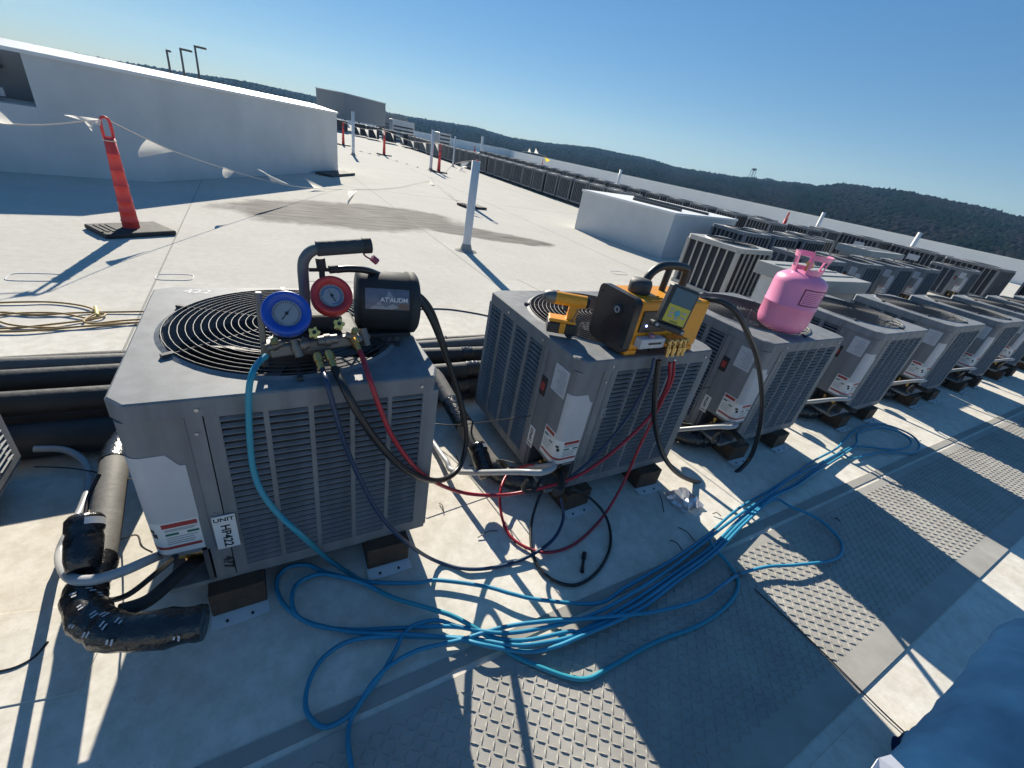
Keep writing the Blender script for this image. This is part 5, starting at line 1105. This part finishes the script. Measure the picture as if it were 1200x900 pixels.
hose('cable_or_shadow_line', 'thin dark wire lying on the sunlit membrane by the fat elbow', [(-20, 790, 'z', 0.004), (15, 783, 'z', 0.004), (40, 770, 'z', 0.004), (56, 752, 'z', 0.004)], 0.003, 'cable', 'cable', group='loose cables')
# clipped zip ties, fittings and scraps
scr = [((785, 633), (800, 645)), ((795, 618), (815, 635)), ((835, 602), (845, 605)), ((772, 576), (778, 600)), ((560, 630), (583, 622)), ((590, 610), (605, 640)), ((515, 590), (520, 600)), ((978, 608), (985, 612))]
for i, (a, c) in enumerate(scr):
    A, C2 = pz(*a, 0.006), pz(*c, 0.006); t = tag(MB().tube([Vector((0, 0, 0)), (C2-A)*0.5+Vector((0.004, 0.006, 0.008)), C2-A], 0.0022, 5, sub=4).build('cable_tie', M['cable']), 'clipped black cable tie scrap lying loose on the roof', 'cable tie', 'loose cable ties'); t.location = A
t = thing('dropped_fitting', tuple(pz(683, 662, 0.002)), 'small black fitting lying inside the dark hose ring', 'fitting')
a, c = pz(685, 648, 0.01)-pz(683, 662, 0.002), pz(682, 670, 0.01)-pz(683, 662, 0.002)
MB().cyl(a, c, 0.006, n=8).build('stem', M['ink'], t); MB().cyl(a, a+(c-a)*0.3, 0.010, n=6).build('nut', M['ink'], t); MB().cyl(c-(c-a)*0.2, c, 0.009, n=6).build('tip', M['ink'], t)
# crumpled foil scrap
q = MB(); bm = bmesh.new(); bmesh.ops.create_grid(bm, x_segments=9, y_segments=7, size=0.5); g0 = pz(800, 588, 0)
for v in bm.verts: v.co = Vector((v.co.x*0.16+0.01*noise.noise(v.co*7), v.co.y*0.13+0.015*noise.noise(v.co*5+Vector((3, 0, 0))), 0.012+0.014*abs(noise.noise(v.co*9))))
bm.verts.index_update(); q.add([v.co.copy() for v in bm.verts], [[v.index for v in f.verts] for f in bm.faces]); bm.free()
o = q.build('plastic_scrap', mat('clear_film', (0.35, 0.37, 0.42), 0.25, trans=0.5)); o.location = g0; tag(o, 'crumpled clear plastic scrap in the sun between pump and tank condensers', 'scrap')
# ================================================================ PERSON (kneeling, only a thigh and hip in frame)
pe = thing('person', (1.6, -1.25, 0), 'kneeling person in blue jeans and white shirt at the walkway edge', 'person'); op = Vector((1.6, -1.25, 0))
def body(name, chain, m_, parent, sub=3, n=20):
    P = [Vector(c[:3]) for c in chain]; rad = [c[3] for c in chain]; Q = spline(P, 18); K = len(Q)
    def rf(t):
        x = t*(len(rad)-1); i = min(len(rad)-2, int(x)); f_ = x-i; f_ = f_*f_*(3-2*f_); return (rad[i]*(1-f_)+rad[i+1]*f_)*(1+0.022*math.sin(t*38)+0.012*math.sin(t*83+1))
    q = MB().tube([p_-op for p_ in Q], rf, 44)
    vv = []
    for v in q.v:
        p_ = Vector(v); f_ = 0.013*noise.noise(p_*9)+0.009*noise.noise(Vector((p_.x*34, p_.y*12, p_.z*30)))
        vv.append(p_+Vector((0.3, 0.5, 0.8))*f_)
    q.v = vv
    return q.build(name, m_, parent)
knee = pz(1226, 780, 0.57); 
hip = Vector((0.98, -1.27, 0.56))
K1 = knee
legc = [(hip.x-0.12, hip.y-0.05, hip.z+0.06, 0.145), (hip.x, hip.y, hip.z, 0.135), (hip.x*0.6+K1.x*0.4, hip.y*0.6+K1.y*0.4, 0.585, 0.118), (hip.x*0.25+K1.x*0.75, hip.y*0.25+K1.y*0.75, 0.595, 0.100), (K1.x, K1.y, 0.57, 0.088), (K1.x+0.07, K1.y-0.01, 0.47, 0.078), (K1.x+0.05, K1.y-0.02, 0.28, 0.068), (K1.x+0.03, K1.y-0.02, 0.12, 0.062), (K1.x+0.02, K1.y-0.02, 0.06, 0.065)]
lg_ = body('leg_denim', legc, M['denim'], pe)
Qs = spline([Vector(c[:3]) for c in legc[1:6]], 10); rs = [0.135, 0.118, 0.100, 0.088, 0.078]
seam = []
for i, p_ in enumerate(Qs):
    x = i/(len(Qs)-1)*4; j = min(3, int(x)); r_s = rs[j]+(rs[j+1]-rs[j])*(x-j); seam.append(p_-op+Vector((0.0, -0.35, 0.93)).normalized()*(r_s*1.035))
for i in range(0, len(seam)-1, 1): 
    if i % 2 == 0: MB().tube([seam[i], seam[i].lerp(seam[i+1], 0.8)], 0.0016, 5).build('stitch', M['stitch'], lg_)

def skin(name, nodes, edges, m_, parent, levels=2):
    ids = list(nodes); me = bpy.data.meshes.new(name); me.from_pydata([tuple(Vector(nodes[i][:3])-op) for i in ids], [(ids.index(x), ids.index(y)) for x, y in edges], [])
    o = bpy.data.objects.new(name, me); COL.objects.link(o); bpy.context.view_layer.objects.active = o
    o.modifiers.new('skin', 'SKIN'); sk = me.skin_vertices[0].data
    for i, k_ in enumerate(ids): r0 = nodes[k_][3]; sk[i].radius = (r0, nodes[k_][4] if len(nodes[k_]) > 4 else r0); sk[i].use_root = (i == 0)
    o.modifiers.new('sub', 'SUBSURF').levels = levels
    dg = bpy.context.evaluated_depsgraph_get(); m2 = bpy.data.meshes.new_from_object(o.evaluated_get(dg)); o.modifiers.clear(); o.data = m2; m2.name = name
    m2.materials.clear(); m2.materials.append(m_); [setattr(p_, 'use_smooth', True) for p_ in m2.polygons]; o.parent = parent
    return o
skm = mat('skin_tone', (0.42, 0.24, 0.17), 0.55, var=0.06, scale=14)
N = {'chest': (0.78, -1.56, 0.98, 0.11), 'neck': (0.74, -1.60, 1.14, 0.052), 'jaw': (0.725, -1.585, 1.22, 0.066), 'skull': (0.72, -1.585, 1.31, 0.085), 'crown': (0.72, -1.59, 1.37, 0.055)}
E_ = [('chest', 'neck'), ('neck', 'jaw'), ('jaw', 'skull'), ('skull', 'crown')]
for sd, sh_, el_, wr_, pa_, tip in (('r', (0.93, -1.49, 1.06), (0.93, -1.34, 0.90), (0.58, -1.28, 1.14), (0.52, -1.25, 1.19), Vector((-0.62, 0.35, 0.70))), ('l', (0.60, -1.68, 1.06), (0.36, -1.62, 0.92), (0.26, -1.36, 1.16), (0.26, -1.31, 1.22), Vector((0.10, 0.60, 0.79)))):
    N[sd+'sh'] = (*sh_, 0.055); N[sd+'el'] = (*el_, 0.042); N[sd+'wr'] = (*wr_, 0.027); N[sd+'pa'] = (*pa_, 0.032, 0.018)
    E_ += [('chest', sd+'sh'), (sd+'sh', sd+'el'), (sd+'el', sd+'wr'), (sd+'wr', sd+'pa')]
    tip = tip.normalized(); sdv = tip.cross(Vector((0.3, -0.6, 0.5))).normalized(); cur = Vector((0.1, 0.4, -0.5)).normalized()
    for k_ in range(4):
        b0 = Vector(pa_)+tip*0.028+sdv*(0.021*(k_-1.5)); ln = (0.036, 0.042, 0.039, 0.030)[k_]
        N[sd+'f%da' % k_] = (*(b0+tip*ln*0.6), 0.0095); N[sd+'f%db' % k_] = (*(b0+tip*ln*1.3+cur*0.012), 0.0085); N[sd+'f%dc' % k_] = (*(b0+tip*ln*1.6+cur*0.034), 0.0075)
        E_ += [(sd+'pa', sd+'f%da' % k_), (sd+'f%da' % k_, sd+'f%db' % k_), (sd+'f%db' % k_, sd+'f%dc' % k_)]
    b0 = Vector(pa_)-sdv*0.03; N[sd+'ta'] = (*(b0-sdv*0.012+tip*0.012), 0.0105); N[sd+'tb'] = (*(b0-sdv*0.016+tip*0.042+cur*0.012), 0.009)
    E_ += [(sd+'pa', sd+'ta'), (sd+'ta', sd+'tb')]
bd_ = skin('body', N, E_, skm, pe)
fw = Vector((0.49, 0.80, -0.15)).normalized(); rg = Vector((0.85, -0.52, 0)); hc = Vector((0.72, -1.585, 1.30))-op
MB().tube([hc+fw*0.078+Vector((0, 0, 0.02)), hc+fw*0.098+Vector((0, 0, -0.015)), hc+fw*0.080+Vector((0, 0, -0.022))], 0.011, 8, sub=4).build('nose', skm, bd_)
for sg in (-1, 1):
    MB().lathe([(0.002, 0.0), (0.011, 0.002), (0.008, 0.008), (0.001, 0.010)], c=hc+fw*0.072+rg*(0.031*sg)+Vector((0, 0, 0.012)), axis=fw, n=12).build('eye', M['ink'], bd_)
    MB().tube([hc+rg*(0.083*sg)+Vector((0, 0, 0.02)), hc+rg*(0.094*sg)-fw*0.012, hc+rg*(0.083*sg)-Vector((0, 0, 0.028))], 0.011, 8, sub=4).build('ear', skm, bd_)
MB().box((-0.022, -0.004, -0.003), (0.022, 0.004, 0.003), T=frame(hc+fw*0.074-Vector((0, 0, 0.045)), rg, Vector((0, 0, 1))), bev=0.002).build('mouth', mat('lips', (0.32, 0.12, 0.10), 0.5), bd_)
MB().lathe([(0.092, -0.02), (0.094, 0.02), (0.085, 0.06), (0.058, 0.092), (0.02, 0.105), (0.001, 0.106)], c=hc-fw*0.012+Vector((0, 0, 0.012)), axis=(Vector((0, 0, 1))-fw*0.35), n=24).build('hair', mat('dark_hair', (0.02, 0.014, 0.01), 0.6, bump=0.6, bscale=160), bd_)
skin('shirt', {'hem': (0.93, -1.35, 0.58, 0.135, 0.15), 'waist': (0.87, -1.45, 0.76, 0.13, 0.145), 'chest': (0.79, -1.555, 0.98, 0.13, 0.155), 'col': (0.745, -1.60, 1.10, 0.066), 'rs': (0.93, -1.49, 1.05, 0.07), 're': (0.945, -1.39, 0.95, 0.06), 'ls': (0.60, -1.68, 1.05, 0.07), 'le': (0.46, -1.66, 0.96, 0.06)},
     [('hem', 'waist'), ('waist', 'chest'), ('chest', 'col'), ('chest', 'rs'), ('rs', 're'), ('chest', 'ls'), ('ls', 'le')], M['shirt'], pe)
skin('kneeling_leg_denim', {'pel': (0.90, -1.40, 0.52, 0.15), 'hip': (0.80, -1.52, 0.46, 0.13), 'mid': (0.97, -1.60, 0.27, 0.10), 'knee': (1.13, -1.67, 0.085, 0.078), 'calf': (0.94, -1.74, 0.075, 0.068), 'ank': (0.76, -1.81, 0.062, 0.05)}, [('pel', 'hip'), ('hip', 'mid'), ('mid', 'knee'), ('knee', 'calf'), ('calf', 'ank')], M['denim'], pe)
MB().tube([Vector((0.79, -1.80, 0.055))-op, Vector((0.72, -1.83, 0.05))-op, Vector((0.62, -1.87, 0.045))-op, Vector((0.55, -1.90, 0.04))-op], lambda t: 0.045-0.012*t*t, 14, sub=5).build('shoe', M['shoe'], pe)
# white shirt tail lying over the near hip
tl = [pz(1044, 884, 0.70), pz(1030, 888, 0.70), pz(1020, 903, 0.70), pz(1035, 960, 0.68), pz(1080, 1010, 0.66), pz(1090, 930, 0.69)]
q = MB(); q.add([p_-op for p_ in tl]+[p_-op-Vector((0, 0, 0.006)) for p_ in tl], [(0, 1, 2, 3, 4, 5), (11, 10, 9, 8, 7, 6)]+[(i, (i+1) % 6, 6+(i+1) % 6, 6+i) for i in range(6)]); q.build('shirt_tail', M['shirt'], pe)
ft = MB(); ft.tube([Vector((K1.x-0.03, K1.y-0.02, 0.075))-op, Vector((K1.x+0.06, K1.y-0.02, 0.06))-op, Vector((K1.x+0.18, K1.y-0.02, 0.045))-op, Vector((K1.x+0.25, K1.y-0.02, 0.035))-op], lambda t: 0.05-0.02*t*t, 14, sub=5); ft.build('shoe', M['shoe'], pe)
# ================================================================ HAZE
q = MB(); q.box((-2560, -2560, -41), (2560, 2560, 110)); hz = q.build('haze', []); hz['kind'] = 'stuff'
hm = bpy.data.materials.new('haze_air'); hm.use_nodes = True; t = hm.node_tree; t.nodes.clear(); ou = t.nodes.new('ShaderNodeOutputMaterial'); pv = t.nodes.new('ShaderNodeVolumePrincipled')
pv.inputs['Color'].default_value = (0.30, 0.60, 1.0, 1); pv.inputs['Density'].default_value = 0.00012; pv.inputs['Anisotropy'].default_value = 0.2
t.links.new(pv.outputs[0], ou.inputs['Volume']); hz.data.materials.append(hm)
